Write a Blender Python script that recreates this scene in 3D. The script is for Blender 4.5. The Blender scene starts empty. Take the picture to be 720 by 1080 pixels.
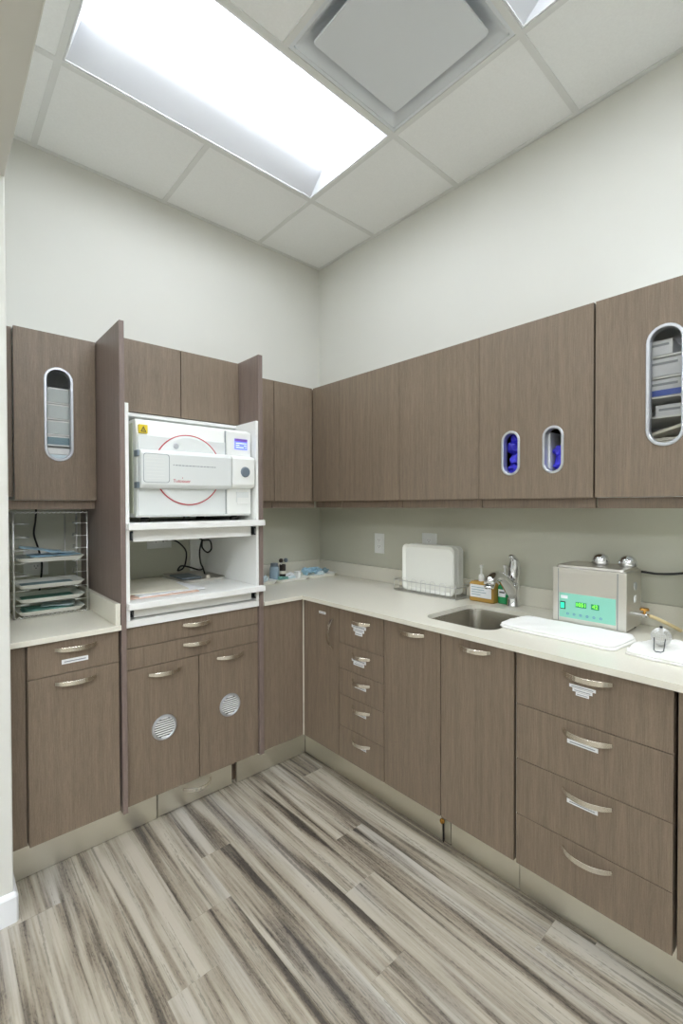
import bpy, bmesh, math, random
from mathutils import Vector, Matrix
C = bpy.context.scene.collection
random.seed(7)
PI = math.pi
s2 = 0.6096

# ------------------------------------------------------------------ materials
def new_mat(name):
    m = bpy.data.materials.new(name); m.use_nodes = True
    nt = m.node_tree; b = nt.nodes['Principled BSDF']
    return m, nt, b
def lin(c):
    return tuple((x/255/12.92 if x/255 <= .04045 else ((x/255+.055)/1.055)**2.4) for x in c) + (1,)
def mat(name, rgb, rough=.5, metal=0, spec=.5, noise=0, nscale=40, bump=0, **kw):
    m, nt, b = new_mat(name)
    b.inputs['Base Color'].default_value = lin(rgb)
    b.inputs['Roughness'].default_value = rough
    b.inputs['Metallic'].default_value = metal
    b.inputs['Specular IOR Level'].default_value = spec
    for k, v in kw.items(): b.inputs[k.replace('_', ' ')].default_value = v
    if noise or bump:
        tc = nt.nodes.new('ShaderNodeTexCoord')
        n = nt.nodes.new('ShaderNodeTexNoise'); n.inputs['Scale'].default_value = nscale; n.inputs['Detail'].default_value = 4
        nt.links.new(tc.outputs['Object'], n.inputs['Vector'])
        if noise:
            r = nt.nodes.new('ShaderNodeMapRange'); r.inputs[1].default_value = .3; r.inputs[2].default_value = .7
            r.inputs[3].default_value = 1-noise; r.inputs[4].default_value = 1+noise
            nt.links.new(n.outputs['Fac'], r.inputs[0])
            h = nt.nodes.new('ShaderNodeHueSaturation'); h.inputs['Color'].default_value = lin(rgb)
            nt.links.new(r.outputs[0], h.inputs['Value']); nt.links.new(h.outputs[0], b.inputs['Base Color'])
        if bump:
            bp = nt.nodes.new('ShaderNodeBump'); bp.inputs['Strength'].default_value = bump; bp.inputs['Distance'].default_value = .002
            nt.links.new(n.outputs['Fac'], bp.inputs['Height']); nt.links.new(bp.outputs[0], b.inputs['Normal'])
    return m
def wood(name, dark, light, rough=.42):
    m, nt, b = new_mat(name); N = nt.nodes.new; L = nt.links.new
    tc = N('ShaderNodeTexCoord'); oi = N('ShaderNodeObjectInfo')
    ad = N('ShaderNodeVectorMath'); ad.operation = 'ADD'
    sc = N('ShaderNodeVectorMath'); sc.operation = 'SCALE'; sc.inputs['Scale'].default_value = 9
    cx = N('ShaderNodeCombineXYZ')
    for i in range(3): L(oi.outputs['Random'], cx.inputs[i])
    L(cx.outputs[0], sc.inputs[0]); L(tc.outputs['Object'], ad.inputs[0]); L(sc.outputs[0], ad.inputs[1])
    def streak(sx, sz, det):
        mp = N('ShaderNodeMapping'); mp.inputs['Scale'].default_value = (sx, sx, sz)
        n = N('ShaderNodeTexNoise'); n.inputs['Scale'].default_value = 1; n.inputs['Detail'].default_value = det
        L(ad.outputs[0], mp.inputs[0]); L(mp.outputs[0], n.inputs['Vector']); return n.outputs['Fac']
    a = streak(420, 16, 4); c = streak(60, 2.2, 3); d = streak(700, 160, 2)
    m1 = N('ShaderNodeMath'); m1.operation = 'MULTIPLY_ADD'; m1.inputs[1].default_value = .45
    m2 = N('ShaderNodeMath'); m2.operation = 'MULTIPLY'; m2.inputs[1].default_value = .3
    m3 = N('ShaderNodeMath'); m3.operation = 'MULTIPLY_ADD'; m3.inputs[1].default_value = .25
    L(a, m1.inputs[0]); L(c, m2.inputs[0]); L(m2.outputs[0], m1.inputs[2])
    L(d, m3.inputs[0]); L(m1.outputs[0], m3.inputs[2])
    cr = N('ShaderNodeValToRGB'); cr.color_ramp.elements[0].position = .36; cr.color_ramp.elements[1].position = .64
    cr.color_ramp.elements[0].color = lin(dark); cr.color_ramp.elements[1].color = lin(light)
    L(m3.outputs[0], cr.inputs[0]); L(cr.outputs[0], b.inputs['Base Color'])
    b.inputs['Roughness'].default_value = rough
    return m
def metal_brushed(name, rgb, rough=.32, aniso_axis=(1, 1, 60)):
    m, nt, b = new_mat(name); N = nt.nodes.new; L = nt.links.new
    b.inputs['Base Color'].default_value = lin(rgb); b.inputs['Metallic'].default_value = 1
    tc = N('ShaderNodeTexCoord'); mp = N('ShaderNodeMapping'); mp.inputs['Scale'].default_value = tuple(x*6 for x in aniso_axis)
    n = N('ShaderNodeTexNoise'); n.inputs['Scale'].default_value = 1; n.inputs['Detail'].default_value = 3
    r = N('ShaderNodeMapRange'); r.inputs[3].default_value = rough-.015; r.inputs[4].default_value = rough+.015
    L(tc.outputs['Object'], mp.inputs[0]); L(mp.outputs[0], n.inputs['Vector']); L(n.outputs['Fac'], r.inputs[0]); L(r.outputs[0], b.inputs['Roughness'])
    return m
def emit(name, rgb, strength):
    m, nt, b = new_mat(name)
    b.inputs['Base Color'].default_value = lin(rgb); b.inputs['Emission Color'].default_value = lin(rgb); b.inputs['Emission Strength'].default_value = strength
    return m

M = {}
M['wood'] = wood('brown_wood_laminate', (110, 96, 81), (138, 122, 104))
M['wood_edge'] = wood('wood_edge_band', (110, 96, 90), (136, 120, 112))
M['wood_dark'] = wood('carcass_wood_laminate', (108, 94, 80), (138, 121, 105))  # carcass, plinth and rail wood, nearly the same tone as the fronts
M['wall'] = mat('wall_paint', (215, 215, 208), .6, noise=.012, nscale=3, bump=.04)
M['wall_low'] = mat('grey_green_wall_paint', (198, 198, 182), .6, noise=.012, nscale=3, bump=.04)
M['trimwhite'] = mat('white_trim_paint', (232, 234, 236), .35)
M['counter'] = mat('quartz_worktop', (222, 219, 205), .22, noise=.02, nscale=160)
M['white'] = mat('white_melamine', (238, 239, 236), .35)
M['offwhite'] = mat('off_white_plastic', (240, 241, 234), .38)
M['autog'] = mat('autoclave_white', (234, 236, 232), .32)
M['autog2'] = mat('autoclave_pale_grey', (220, 224, 222), .36)
M['nickel'] = metal_brushed('brushed_nickel', (232, 227, 216), .22, (60, 60, 1))
M['steel'] = metal_brushed('brushed_steel', (222, 219, 212), .34, (1, 1, 60))
M['kick'] = metal_brushed('brushed_toe_plate', (232, 229, 216), .36, (1, 1, 40))
M['sink'] = metal_brushed('sink_steel', (190, 186, 176), .24, (40, 40, 2))
M['chrome'] = mat('chrome', (225, 226, 228), .06, 1)
M['wire'] = mat('chromed_wire', (222, 222, 220), .32, 1)
M['black'] = mat('black_rubber', (18, 18, 18), .45)
M['darkmetal'] = mat('dark_slide_metal', (70, 74, 78), .35, .9)
M['alum'] = mat('satin_aluminium', (200, 203, 208), .33, .75)
def thin_glass():
    m, nt, b = new_mat('clear_glass'); N = nt.nodes.new; L = nt.links.new
    tr = N('ShaderNodeBsdfTransparent'); gl = N('ShaderNodeBsdfGlossy'); gl.inputs['Roughness'].default_value = .03
    fr = N('ShaderNodeFresnel'); fr.inputs[0].default_value = 1.35; mx = N('ShaderNodeMixShader')
    L(fr.outputs[0], mx.inputs[0]); L(tr.outputs[0], mx.inputs[1]); L(gl.outputs[0], mx.inputs[2])
    L(mx.outputs[0], nt.nodes['Material Output'].inputs[0]); nt.nodes.remove(b); return m
M['glass'] = thin_glass()
M['red'] = mat('red_print', (190, 40, 60), .5)
M['grey_print'] = mat('grey_print', (150, 156, 160), .5)
M['yellow'] = mat('yellow_label', (226, 200, 40), .5)
M['ink'] = mat('dark_ink', (40, 42, 46), .5)
M['paper'] = mat('white_paper', (236, 238, 240), .7, noise=.02, nscale=60)
M['papercream'] = mat('cream_paper', (224, 220, 204), .7, noise=.03, nscale=20)
M['paperpink'] = mat('pink_paper', (222, 190, 172), .7)
M['towel'] = mat('white_towel', (238, 238, 234), .9, noise=.02, nscale=220, bump=.5)
M['teal'] = mat('teal_liner', (120, 172, 162), .7, noise=.06, nscale=30)
M['blueliner'] = mat('blue_liner', (138, 166, 176), .7, noise=.06, nscale=30)
M['pouch'] = mat('blue_pouch_film', (168, 206, 226), .35, noise=.12, nscale=50)
M['pouchpale'] = mat('pale_pouch_paper', (214, 230, 234), .5, noise=.05, nscale=40)
M['glove'] = mat('blue_violet_gloves', (70, 66, 225), .45, noise=.15, nscale=30)
M['amber'] = mat('amber_soap', (206, 164, 84), .12, Transmission_Weight=.25, IOR=1.35)
M['green'] = mat('green_soap', (60, 176, 112), .12, Transmission_Weight=.3, IOR=1.35)
M['mint'] = mat('mint_panel', (140, 208, 188), .4)
M['lcd'] = emit('lcd_blue', (96, 110, 225), 1.0)
M['lcdtop'] = emit('lcd_violet', (88, 60, 130), .7)
M['lcdink'] = emit('lcd_text', (190, 205, 255), 1.0)
M['ledgreen'] = emit('led_green', (120, 235, 60), 1.2)
M['swgreen'] = emit('switch_green', (40, 215, 150), .8)
M['dial'] = mat('grey_dial', (112, 124, 134), .4)
M['brass'] = mat('brass', (212, 160, 84), .25, 1)
M['hose'] = mat('beige_hose', (214, 196, 150), .45)
M['boxblue'] = mat('blue_carton', (86, 108, 190), .6)
M['carton'] = mat('white_carton', (226, 228, 230), .7, noise=.04, nscale=30)
M['cabin'] = mat('cabinet_interior', (232, 237, 240), .5)
M['bin'] = mat('pale_grey_bin', (208, 216, 214), .45)
M['sage'] = mat('sterilizer_side', (206, 210, 190), .4)
M['clearblue'] = mat('clear_blue_plastic', (196, 220, 236), .12, Transmission_Weight=.5, IOR=1.3)
M['darkcup'] = mat('dark_brown_plastic', (48, 40, 34), .3)
M['socket'] = mat('outlet_plastic', (230, 232, 228), .35)
M['lens'] = emit('light_lens', (244, 249, 255), 6.8)
M['lens_added'] = emit('added_light_lens', (244, 248, 255), 20)  # stronger glow for the added lights out of view
M['tile'] = mat('ceiling_tile_board', (244, 246, 245), .85, noise=.02, nscale=120, bump=.15)
M['tbar'] = mat('ceiling_grid_metal', (226, 228, 226), .5)
M['louver'] = mat('diffuser_metal', (224, 229, 233), .4)

def floor_mat():
    m, nt, b = new_mat('wood_look_vinyl_plank'); N = nt.nodes.new; L = nt.links.new
    tc = N('ShaderNodeTexCoord'); at = N('ShaderNodeAttribute'); at.attribute_name = 'plank'
    mu = N('ShaderNodeVectorMath'); mu.operation = 'SCALE'; mu.inputs['Scale'].default_value = 37
    L(at.outputs['Color'], mu.inputs[0])
    ad = N('ShaderNodeVectorMath'); ad.operation = 'ADD'; L(tc.outputs['Object'], ad.inputs[0]); L(mu.outputs[0], ad.inputs[1])
    def noise(sx, sy, det, dist=0, rough=.5):
        mp = N('ShaderNodeMapping'); mp.inputs['Scale'].default_value = (sx, sy, 1)
        n = N('ShaderNodeTexNoise'); n.inputs['Scale'].default_value = 1; n.inputs['Detail'].default_value = det
        n.inputs['Distortion'].default_value = dist; n.inputs['Roughness'].default_value = rough
        L(ad.outputs[0], mp.inputs[0]); L(mp.outputs[0], n.inputs['Vector']); return n.outputs['Fac']
    a = noise(22, 1.1, 3, .5); c = noise(120, 3.2, 4, .3, .65); d = noise(170, 60, 3); e = noise(9, 1.1, 2)
    def mad(x, k, y):
        q = N('ShaderNodeMath'); q.operation = 'MULTIPLY_ADD'; q.inputs[1].default_value = k; L(x, q.inputs[0])
        if isinstance(y, float): q.inputs[2].default_value = y
        else: L(y, q.inputs[2])
        return q.outputs[0]
    v = mad(a, 1.25, mad(c, .42, -.285)); v = mad(d, .08, v)
    sep = N('ShaderNodeSeparateColor'); L(at.outputs['Color'], sep.inputs[0])
    v = mad(sep.outputs[0], .05, v)
    cr = N('ShaderNodeValToRGB'); els = cr.color_ramp.elements
    els[0].position = .36; els[0].color = lin((80, 74, 67))
    els[1].position = .78; els[1].color = lin((182, 175, 160))
    for p, col in ((.45, (116, 107, 94)), (.53, (144, 134, 118)), (.64, (165, 157, 141))):
        q = els.new(p); q.color = lin(col)
    L(v, cr.inputs[0])
    # cooler grey patches along the board
    mx = N('ShaderNodeMix'); mx.data_type = 'RGBA'; mx.blend_type = 'MIX'
    r = N('ShaderNodeMapRange'); r.inputs[1].default_value = .5; r.inputs[2].default_value = .7; r.inputs[4].default_value = .55
    L(e, r.inputs[0]); L(r.outputs[0], mx.inputs['Factor']); L(cr.outputs[0], mx.inputs['A'])
    hs = N('ShaderNodeHueSaturation'); hs.inputs['Saturation'].default_value = .35; hs.inputs['Value'].default_value = 1.04; L(cr.outputs[0], hs.inputs['Color'])
    L(hs.outputs[0], mx.inputs['B'])
    th = noise(52, .9, 4, .9, .7)
    t1 = N('ShaderNodeMapRange'); t1.inputs[1].default_value = .565; t1.inputs[2].default_value = .62; t1.inputs[3].default_value = 1; t1.inputs[4].default_value = .6
    th2 = mad(d, .22, mad(th, 1.0, -.11)); L(th2, t1.inputs[0])
    m0 = N('ShaderNodeMix'); m0.data_type = 'RGBA'; m0.blend_type = 'MULTIPLY'; m0.inputs['Factor'].default_value = 1
    L(mx.outputs['Result'], m0.inputs['A']); L(t1.outputs[0], m0.inputs['B']); mx = m0
    # scratchy dark grain where the streaks are dark
    g = noise(230, 60, 3, 1.0, .7)
    gr = N('ShaderNodeMapRange'); gr.inputs[1].default_value = .52; gr.inputs[2].default_value = .62; gr.inputs[3].default_value = 1.0; gr.inputs[4].default_value = .5
    L(g, gr.inputs[0])
    k = N('ShaderNodeMapRange'); k.inputs[1].default_value = .62; k.inputs[2].default_value = .48; L(v, k.inputs[0])
    mm = N('ShaderNodeMix'); mm.data_type = 'RGBA'; mm.blend_type = 'MULTIPLY'
    L(k.outputs[0], mm.inputs['Factor']); L(mx.outputs['Result'], mm.inputs['A']); L(gr.outputs[0], mm.inputs['B'])
    L(mm.outputs['Result'], b.inputs['Base Color'])
    b.inputs['Roughness'].default_value = .45
    return m
M['floor'] = floor_mat()

# ------------------------------------------------------------------ mesh helpers
Wd = lambda x, y, z: Vector((x, y, z))
Lf = lambda u, d, z: Vector((-u, -d, z))        # run along the far wall: u from the corner, d out from the wall
Rt = lambda u, d, z: Vector((-d, -u, z))        # run along the right wall
class MB:
    def __init__(s, f=Wd): s.v = []; s.fc = []; s.f = f
    def add(s, pts, faces):
        o = len(s.v); s.v += [s.f(*p) for p in pts]; s.fc += [tuple(o+i for i in q) for q in faces]; return s
    def box(s, a, b, c, d, e, f):
        return s.add([(x, y, z) for x in (a, b) for y in (c, d) for z in (e, f)],
                     [(0, 1, 3, 2), (4, 6, 7, 5), (0, 4, 5, 1), (2, 3, 7, 6), (0, 2, 6, 4), (1, 5, 7, 3)])
    def loft(s, loops, cap0=True, cap1=True, closed=False):
        n = len(loops[0]); fs = []
        m = len(loops)
        for k in range(m if closed else m-1):
            for i in range(n):
                a = k*n+i; b = k*n+(i+1) % n; k2 = (k+1) % m
                fs.append((a, b, k2*n+(i+1) % n, k2*n+i))
        if not closed:
            if cap0: fs.append(tuple(range(n)))
            if cap1: fs.append(tuple((m-1)*n+i for i in range(n)))
        return s.add([p for l in loops for p in l], fs)
    def tube(s, pts, r, seg=8, closed=False, caps=True):
        P = [Vector(p) for p in pts]; n = len(P); loops = []; up = None
        for i in range(n):
            if closed: t = P[(i+1) % n]-P[i-1]
            else: t = P[min(i+1, n-1)]-P[max(i-1, 0)]
            t.normalize()
            if up is None:
                up = t.orthogonal().normalized()
            else:
                up = (up - t*up.dot(t))
                up = up.normalized() if up.length > 1e-6 else t.orthogonal().normalized()
            w = t.cross(up); rr = r[i] if isinstance(r, (list, tuple)) else r
            loops.append([tuple(P[i]+(up*math.cos(a)+w*math.sin(a))*rr) for a in [2*PI*k/seg for k in range(seg)]])
        return s.loft(loops, caps, caps, closed)
    def lathe(s, prof, c, seg=24, axis=2):
        loops = []
        for r, h in prof:
            l = []
            for k in range(seg):
                a = 2*PI*k/seg; q = [r*math.cos(a), r*math.sin(a)]
                p = {2: (c[0]+q[0], c[1]+q[1], c[2]+h), 1: (c[0]+q[0], c[1]+h, c[2]+q[1]), 0: (c[0]+h, c[1]+q[0], c[2]+q[1])}[axis]
                l.append(p)
            loops.append(l)
        return s.loft(loops)
    def build(s, name, m, parent=None, bevel=0, smooth=False, seg=2, origin=None, sub=0):
        me = bpy.data.meshes.new(name)
        o0 = Vector(origin) if origin is not None else (Vector(parent['_o']) if parent is not None and '_o' in parent else (parent_origin(parent) if parent else None))
        if o0 is None:
            xs = [v.x for v in s.v]; ys = [v.y for v in s.v]; zs = [v.z for v in s.v]
            o0 = Vector(((min(xs)+max(xs))/2, (min(ys)+max(ys))/2, min(zs)))
        me.from_pydata([tuple(v-o0) for v in s.v], [], s.fc)
        bm = bmesh.new(); bm.from_mesh(me)
        bmesh.ops.recalc_face_normals(bm, faces=bm.faces)
        bm.to_mesh(me); bm.free()
        if smooth:
            for p in me.polygons: p.use_smooth = True
        ob = bpy.data.objects.new(name, me); C.objects.link(ob)
        if m: me.materials.append(m)
        if parent: ob.parent = parent
        else: ob.location = o0
        ORG[ob.name] = o0
        if sub:
            x = ob.modifiers.new('sub', 'SUBSURF'); x.levels = sub; x.render_levels = sub
        if bevel:
            x = ob.modifiers.new('bev', 'BEVEL'); x.width = bevel; x.segments = seg; x.limit_method = 'ANGLE'; x.angle_limit = math.radians(40)
        return ob
ORG = {}
def parent_origin(p): return ORG[p.name]
def thing(name, label, cat, loc, group=None):
    o = bpy.data.objects.new(name, None); C.objects.link(o); o.location = loc; o.empty_display_size = .05
    ORG[o.name] = Vector(loc); o['label'] = label; o['category'] = cat
    if group: o['group'] = group
    return o
def tag(o, label, cat, group=None, kind=None):
    o['label'] = label; o['category'] = cat
    if group: o['group'] = group
    if kind: o['kind'] = kind
    return o
def struct(o): o['kind'] = 'structure'; return o

def stadium(cu, cz, hw, hh, n=12):      # rounded slot outline in (u, z)
    pts = []
    for k in range(n+1): a = PI*k/n; pts.append((cu+hw*math.cos(a), cz+hh-hw+hw*math.sin(a)))
    for k in range(n+1): a = PI+PI*k/n; pts.append((cu+hw*math.cos(a), cz-hh+hw+hw*math.sin(a)))
    return pts
def rrect(cx, cy, hx, hy, r, n=5):
    pts = []
    for sx, sy, a0 in ((1, 1, 0), (-1, 1, PI/2), (-1, -1, PI), (1, -1, 1.5*PI)):
        for k in range(n+1):
            a = a0+PI/2*k/n; pts.append((cx+sx*(hx-r)+r*math.cos(a), cy+sy*(hy-r)+r*math.sin(a)))
    return pts
def holed(mb, rect, hole, d0, d1, perm=lambda u, z, d: (u, d, z)):
    """slab with a rounded hole; rect = (u0,u1,z0,z1); hole = outline points"""
    u0, u1, z0, z1 = rect
    cu = sum(p[0] for p in hole)/len(hole); cz = sum(p[1] for p in hole)/len(hole)
    ang = sorted([(math.atan2(p[1]-cz, p[0]-cu), p, None) for p in hole] + [(math.atan2(z-cz, u-cu), None, (u, z)) for u in (u0, u1) for z in (z0, z1)], key=lambda t: t[0])
    H = sorted([(math.atan2(p[1]-cz, p[0]-cu), p) for p in hole])
    inner, outer = [], []
    for a, p, q in ang:
        ca, sa = math.cos(a), math.sin(a)
        if p is None:
            for i in range(len(H)):      # intersect with the outline segment that spans this angle
                a1, p1 = H[i-1]; a2, p2 = H[i]
                x1, y1, x2, y2 = p1[0]-cu, p1[1]-cz, p2[0]-cu, p2[1]-cz
                den = ca*(y2-y1)-sa*(x2-x1)
                if abs(den) < 1e-12: continue
                t = (x1*(y2-y1)-y1*(x2-x1))/den; w = (x1*sa-y1*ca)/den
                if t > 0 and -1e-6 <= w <= 1+1e-6: p = (cu+t*ca, cz+t*sa); break
        inner.append(p)
        if q is None:
            ts = []
            if ca > 1e-9: ts.append((u1-cu)/ca)
            if ca < -1e-9: ts.append((u0-cu)/ca)
            if sa > 1e-9: ts.append((z1-cz)/sa)
            if sa < -1e-9: ts.append((z0-cz)/sa)
            t = min(ts); q = (cu+t*ca, cz+t*sa)
        outer.append(q)
    loops = [[perm(*p, d) for p in L] for L, d in ((inner, d0), (outer, d0), (outer, d1), (inner, d1))]
    mb.loft(loops, closed=True)
def ring(mb, cu, cz, hw, hh, w, d0, d1):
    mb.loft([[(p[0], d, p[1]) for p in stadium(cu, cz, hw-i, hh-i)] for d, i in ((d0, 0), (d1-.002, 0), (d1, .002), (d1, w-.002), (d1-.002, w), (d0, w))], closed=True)
def tray_mb(mb, cx, cy, z, hx, hy, h, r=.02, flare=.008, t=.004):
    L = []
    for off, zz in ((-flare, 0), (0, h), (.006, h), (.006, h-.004)): L.append([(x, y, z+zz) for x, y in rrect(cx, cy, hx+off, hy+off, r)])
    L = [[(x, y, z) for x, y in rrect(cx, cy, hx-flare, hy-flare, r)], [(x, y, z+h) for x, y in rrect(cx, cy, hx, hy, r)],
         [(x, y, z+h+.002) for x, y in rrect(cx, cy, hx+.002, hy+.002, r)],
         [(x, y, z+h) for x, y in rrect(cx, cy, hx-t, hy-t, r)], [(x, y, z+t) for x, y in rrect(cx, cy, hx-flare-t, hy-flare-t, r)]]
    return mb.loft(L)

def handle(F, u, z, dface, w, parent, vertical=False, proj=.032, name='handle', hgt=.017):
    mb = MB(F); n = 14; pts = []
    for k in range(n+1):
        t = -1+2*k/n; pts.append((t*w/2, dface+proj*(1-abs(t)**2.3)+.001))
    loops = []
    for i, (a, d) in enumerate(pts):
        t = abs(-1+2*i/n); th = .0045; hh = hgt*(.5 if t < .7 else .5*(1-.3*(t-.7)/.3))
        if t > .95: d2 = d+th
        else: d2 = d+th
        if vertical: loops.append([(u-hh, d, z+a), (u+hh, d, z+a), (u+hh, d2, z+a), (u-hh, d2, z+a)])
        else: loops.append([(u+a, d, z-hh), (u+a, d, z+hh), (u+a, d2, z+hh), (u+a, d2, z-hh)])
    mb.loft(loops)
    for sgn in (-1, 1):          # feet onto the front
        a = sgn*(w/2-.004)
        if vertical: mb.box(u-.004, u+.004, dface, dface+.006, z+a-.004, z+a+.004)
        else: mb.box(u+a-.004, u+a+.004, dface, dface+.006, z-.0045, z+.0045)
    h = mb.build(name, M['nickel'], parent, bevel=.001)
    return h
def sticker(F, u0, u1, z, h, dface, parent, steps=1, tilt=0):
    """printed paper label(s) on a front: white strips with a grey printed line"""
    mb = MB(F); ink = MB(F)
    W = u1-u0; cu = (u0+u1)/2
    for k in range(steps):
        w = W*(1-.25*k)/2; zz = z-k*h
        mb.box(cu-w, cu+w, dface, dface+.0008, zz-h+.001, zz)
        ink.box(cu-w*.82, cu+w*.82, dface+.0008, dface+.0012, zz-h*.62, zz-h*.4)
    p = mb.build('label', M['paper'], parent); p['label'] = 'white printed sticker'
    ink.build('printed_line', M['grey_print'], p)
    return p
def front(F, u0, u1, z0, z1, d, parent, name, th=.019, m='wood'):
    return MB(F).box(u0+.0012, u1-.0012, d-th, d, z0+.0012, z1-.0012).build(name, M[m], parent, bevel=.0012)
def text(name, s, size, Mx, m, parent, ext=.0004):
    cu = bpy.data.curves.new(name, 'FONT'); cu.body = s; cu.size = size; cu.extrude = ext; cu.align_x = 'CENTER'; cu.align_y = 'CENTER'
    t = bpy.data.objects.new(name+'_tmp', cu); C.objects.link(t)
    dg = bpy.context.evaluated_depsgraph_get(); me = bpy.data.meshes.new_from_object(t.evaluated_get(dg))
    bpy.data.objects.remove(t)
    me.name = name; me.materials.clear(); me.materials.append(m)
    me.transform(Mx); me.transform(Matrix.Translation(-ORG[parent.name]))
    o = bpy.data.objects.new(name, me); C.objects.link(o); o.parent = parent; ORG[o.name] = ORG[parent.name]
    return o
def TL(x, y, z): return Matrix.Translation((x, y, z)) @ Matrix.Rotation(PI/2, 4, 'X')                      # facing -Y
def TR(x, y, z): return Matrix(((0, 0, -1, x), (-1, 0, 0, y), (0, 1, 0, z), (0, 0, 0, 1)))                   # facing -X

# ------------------------------------------------------------------ the room
H = 3.085; XW = -1.922; YB = -6.2; XL = -6.6
TX, TY = -.514, -.5615
fx = []; rnd = random.Random(3)
known = {}
fme_v, fme_f, fcol = [], [], []
pw = .1525
ends = {0: -1.94, 1: -1.17, 2: -1.392, 3: -1.67, 5: -1.125, 6: -1.322, 4: -.89, 7: -1.75, 8: -.75}
row = -5
while True:
    x1 = -.57-pw*row; x0 = x1-pw
    if x1 < XL-.2: break
    xa, xb = max(x0, XL-.15), min(x1, .0)
    if xb > xa:
        e = ends.get(row, rnd.uniform(-2, -.8)); y = e+4*1.22
        while y > YB:
            ya, yb = max(y-1.22, YB), min(y, .0)
            if yb > ya:
                o = len(fme_v); g = .0004
                fme_v += [(xa+g, ya+g, 0), (xb-g, ya+g, 0), (xb-g, yb-g, 0), (xa+g, yb-g, 0)]; fme_f.append((o, o+1, o+2, o+3))
                fcol.append((rnd.random(), rnd.random(), rnd.random(), 1))
            y -= 1.22
    row += 1
o = len(fme_v); fme_v += [(XL-.15, YB, -.002), (.1, YB, -.002), (.1, .1, -.002), (XL-.15, .1, -.002)]; fme_f.append((o, o+1, o+2, o+3)); fcol.append((.2, .2, .2, 1))
o = len(fme_v); fme_v += [(XL-.15, YB, -.1), (.1, YB, -.1), (.1, .1, -.1), (XL-.15, .1, -.1)]; fme_f.append((o, o+1, o+2, o+3)); fcol.append((.2, .2, .2, 1))
me = bpy.data.meshes.new('floor'); me.from_pydata(fme_v, [], fme_f)
ca = me.attributes.new('plank', 'FLOAT_COLOR', 'CORNER')
for p in me.polygons:
    for li in p.loop_indices: ca.data[li].color = fcol[p.index]
me.materials.append(M['floor']); fl = bpy.data.objects.new('floor', me); C.objects.link(fl); struct(fl)

ZP = 1.62      # the paint changes behind the wall cabinets
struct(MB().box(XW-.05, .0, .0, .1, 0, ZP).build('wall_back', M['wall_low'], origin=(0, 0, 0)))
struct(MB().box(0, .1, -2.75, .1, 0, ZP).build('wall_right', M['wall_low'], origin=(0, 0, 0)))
w = MB(); w.box(XL, XW-.05, .0, .1, 0, ZP); w.box(XL, .0, .0, .1, ZP, H+.2)
struct(w.build('wall_back_upper', M['wall'], origin=(0, 0, ZP)))
w = MB(); w.box(0, .1, YB, -2.75, 0, ZP); w.box(0, .1, YB, .1, ZP, H+.2)
struct(w.build('wall_right_upper', M['wall'], origin=(0, 0, ZP)))
struct(MB().box(XL-.1, .1, YB-.1, YB, 0, H+.2).build('wall_front', M['wall'], origin=(0, 0, 0)))
struct(MB().box(XL-.1, XL, YB, .1, 0, H+.2).build('wall_corridor', M['wall'], origin=(0, 0, 0)))
YE = -.725; ZL = 2.47; WT = .18
w = MB()
w.box(XW-WT, XW, YE, 0, 0, H)                     # stub wall beside the cabinets
w.box(XW-WT, XW, -3.5, YE, ZL, H)                 # header over the opening
w.box(XW-WT, XW, YB, -3.5, 0, H)
struct(w.build('wall_left', M['wall'], origin=(XW, 0, 0), bevel=.004))
# skirting wrapped around the wall end
sk = []
for dx, dy in ((0, 0),):
    pass
prof = [(.013, 0), (.013, .086), (.009, .094), (.004, .1), (0, .1)]
path = lambda q: [(XW+q, -.56), (XW+q, YE-q*.4), (XW+q*.7, YE-q*.8), (XW+q*.4, YE-q), (XW-WT-q*.4, YE-q), (XW-WT-q*.7, YE-q*.8), (XW-WT-q, YE-q*.4), (XW-WT-q, -.02)]
loops = [[(x, y, z) for x, y in path(q)] for q, z in [(.0, 0)]+prof]
mb = MB(); n = len(loops[0]); m_ = len(loops)
pts = [p for l in loops for p in l]
fs = [(k*n+i, k*n+i+1, (k+1)*n+i+1, (k+1)*n+i) for k in range(m_-1) for i in range(n-1)]
mb.add(pts, fs); struct(mb.build('baseboard_left', M['trimwhite'], origin=(XW, YE, 0)))
struct(MB().box(XL+.001, XL+.014, YB, 0, 0, .1).build('baseboard_corridor', M['trimwhite'], bevel=.002))

# ceiling: slab, tiles and T-bars
ceil = struct(MB().box(XL-.1, .1, YB-.1, .1, H+.16, H+.26).build('ceiling', M['tile'], origin=(0, 0, H)))
xs = [0] + [TX-k*s2 for k in range(0, 12)]; xs = [x for x in xs if x > XL] + [XL]
ys = [0] + [TY-k*s2 for k in range(0, 12)]; ys = [y for y in ys if y > YB] + [YB]
ADDED = [(1, 6), (4, 5), (4, 8), (7, 2), (7, 5), (7, 8)]  # unseen troffers added behind the camera to brighten counters and lower cabinets
def cell_taken(i, j):
    if j in (1, 3) and i in (1, 2): return 'light'
    if j == 2 and i == 1: return 'vent'
    for a, b in ADDED:
        if j == b and i in (a, a+1): return 'light'
    return None
gap = .012
for i in range(len(xs)-1):
    for j in range(len(ys)-1):
        if cell_taken(i, j): continue
        MB().box(xs[i+1]+gap, xs[i]-gap if i else xs[i]-.002, ys[j+1]+gap, ys[j]-gap if j else ys[j]-.002, H+.003, H+.015).build('ceiling_tile', M['tile'], ceil)
g = MB()
for i in range(1, len(xs)-1):
    for j in range(len(ys)-1):
        if cell_taken(i, j) == 'light' and cell_taken(i-1, j) == 'light': continue
        g.box(xs[i]-.0125, xs[i]+.0125, ys[j+1]+.0125*(j < len(ys)-2), ys[j]-.0125*(j > 0), H-.001, H+.02)
for y in ys[1:-1]:
    g.box(XL+.001, -.001, y-.0125, y+.0125, H-.001, H+.02)
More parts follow.
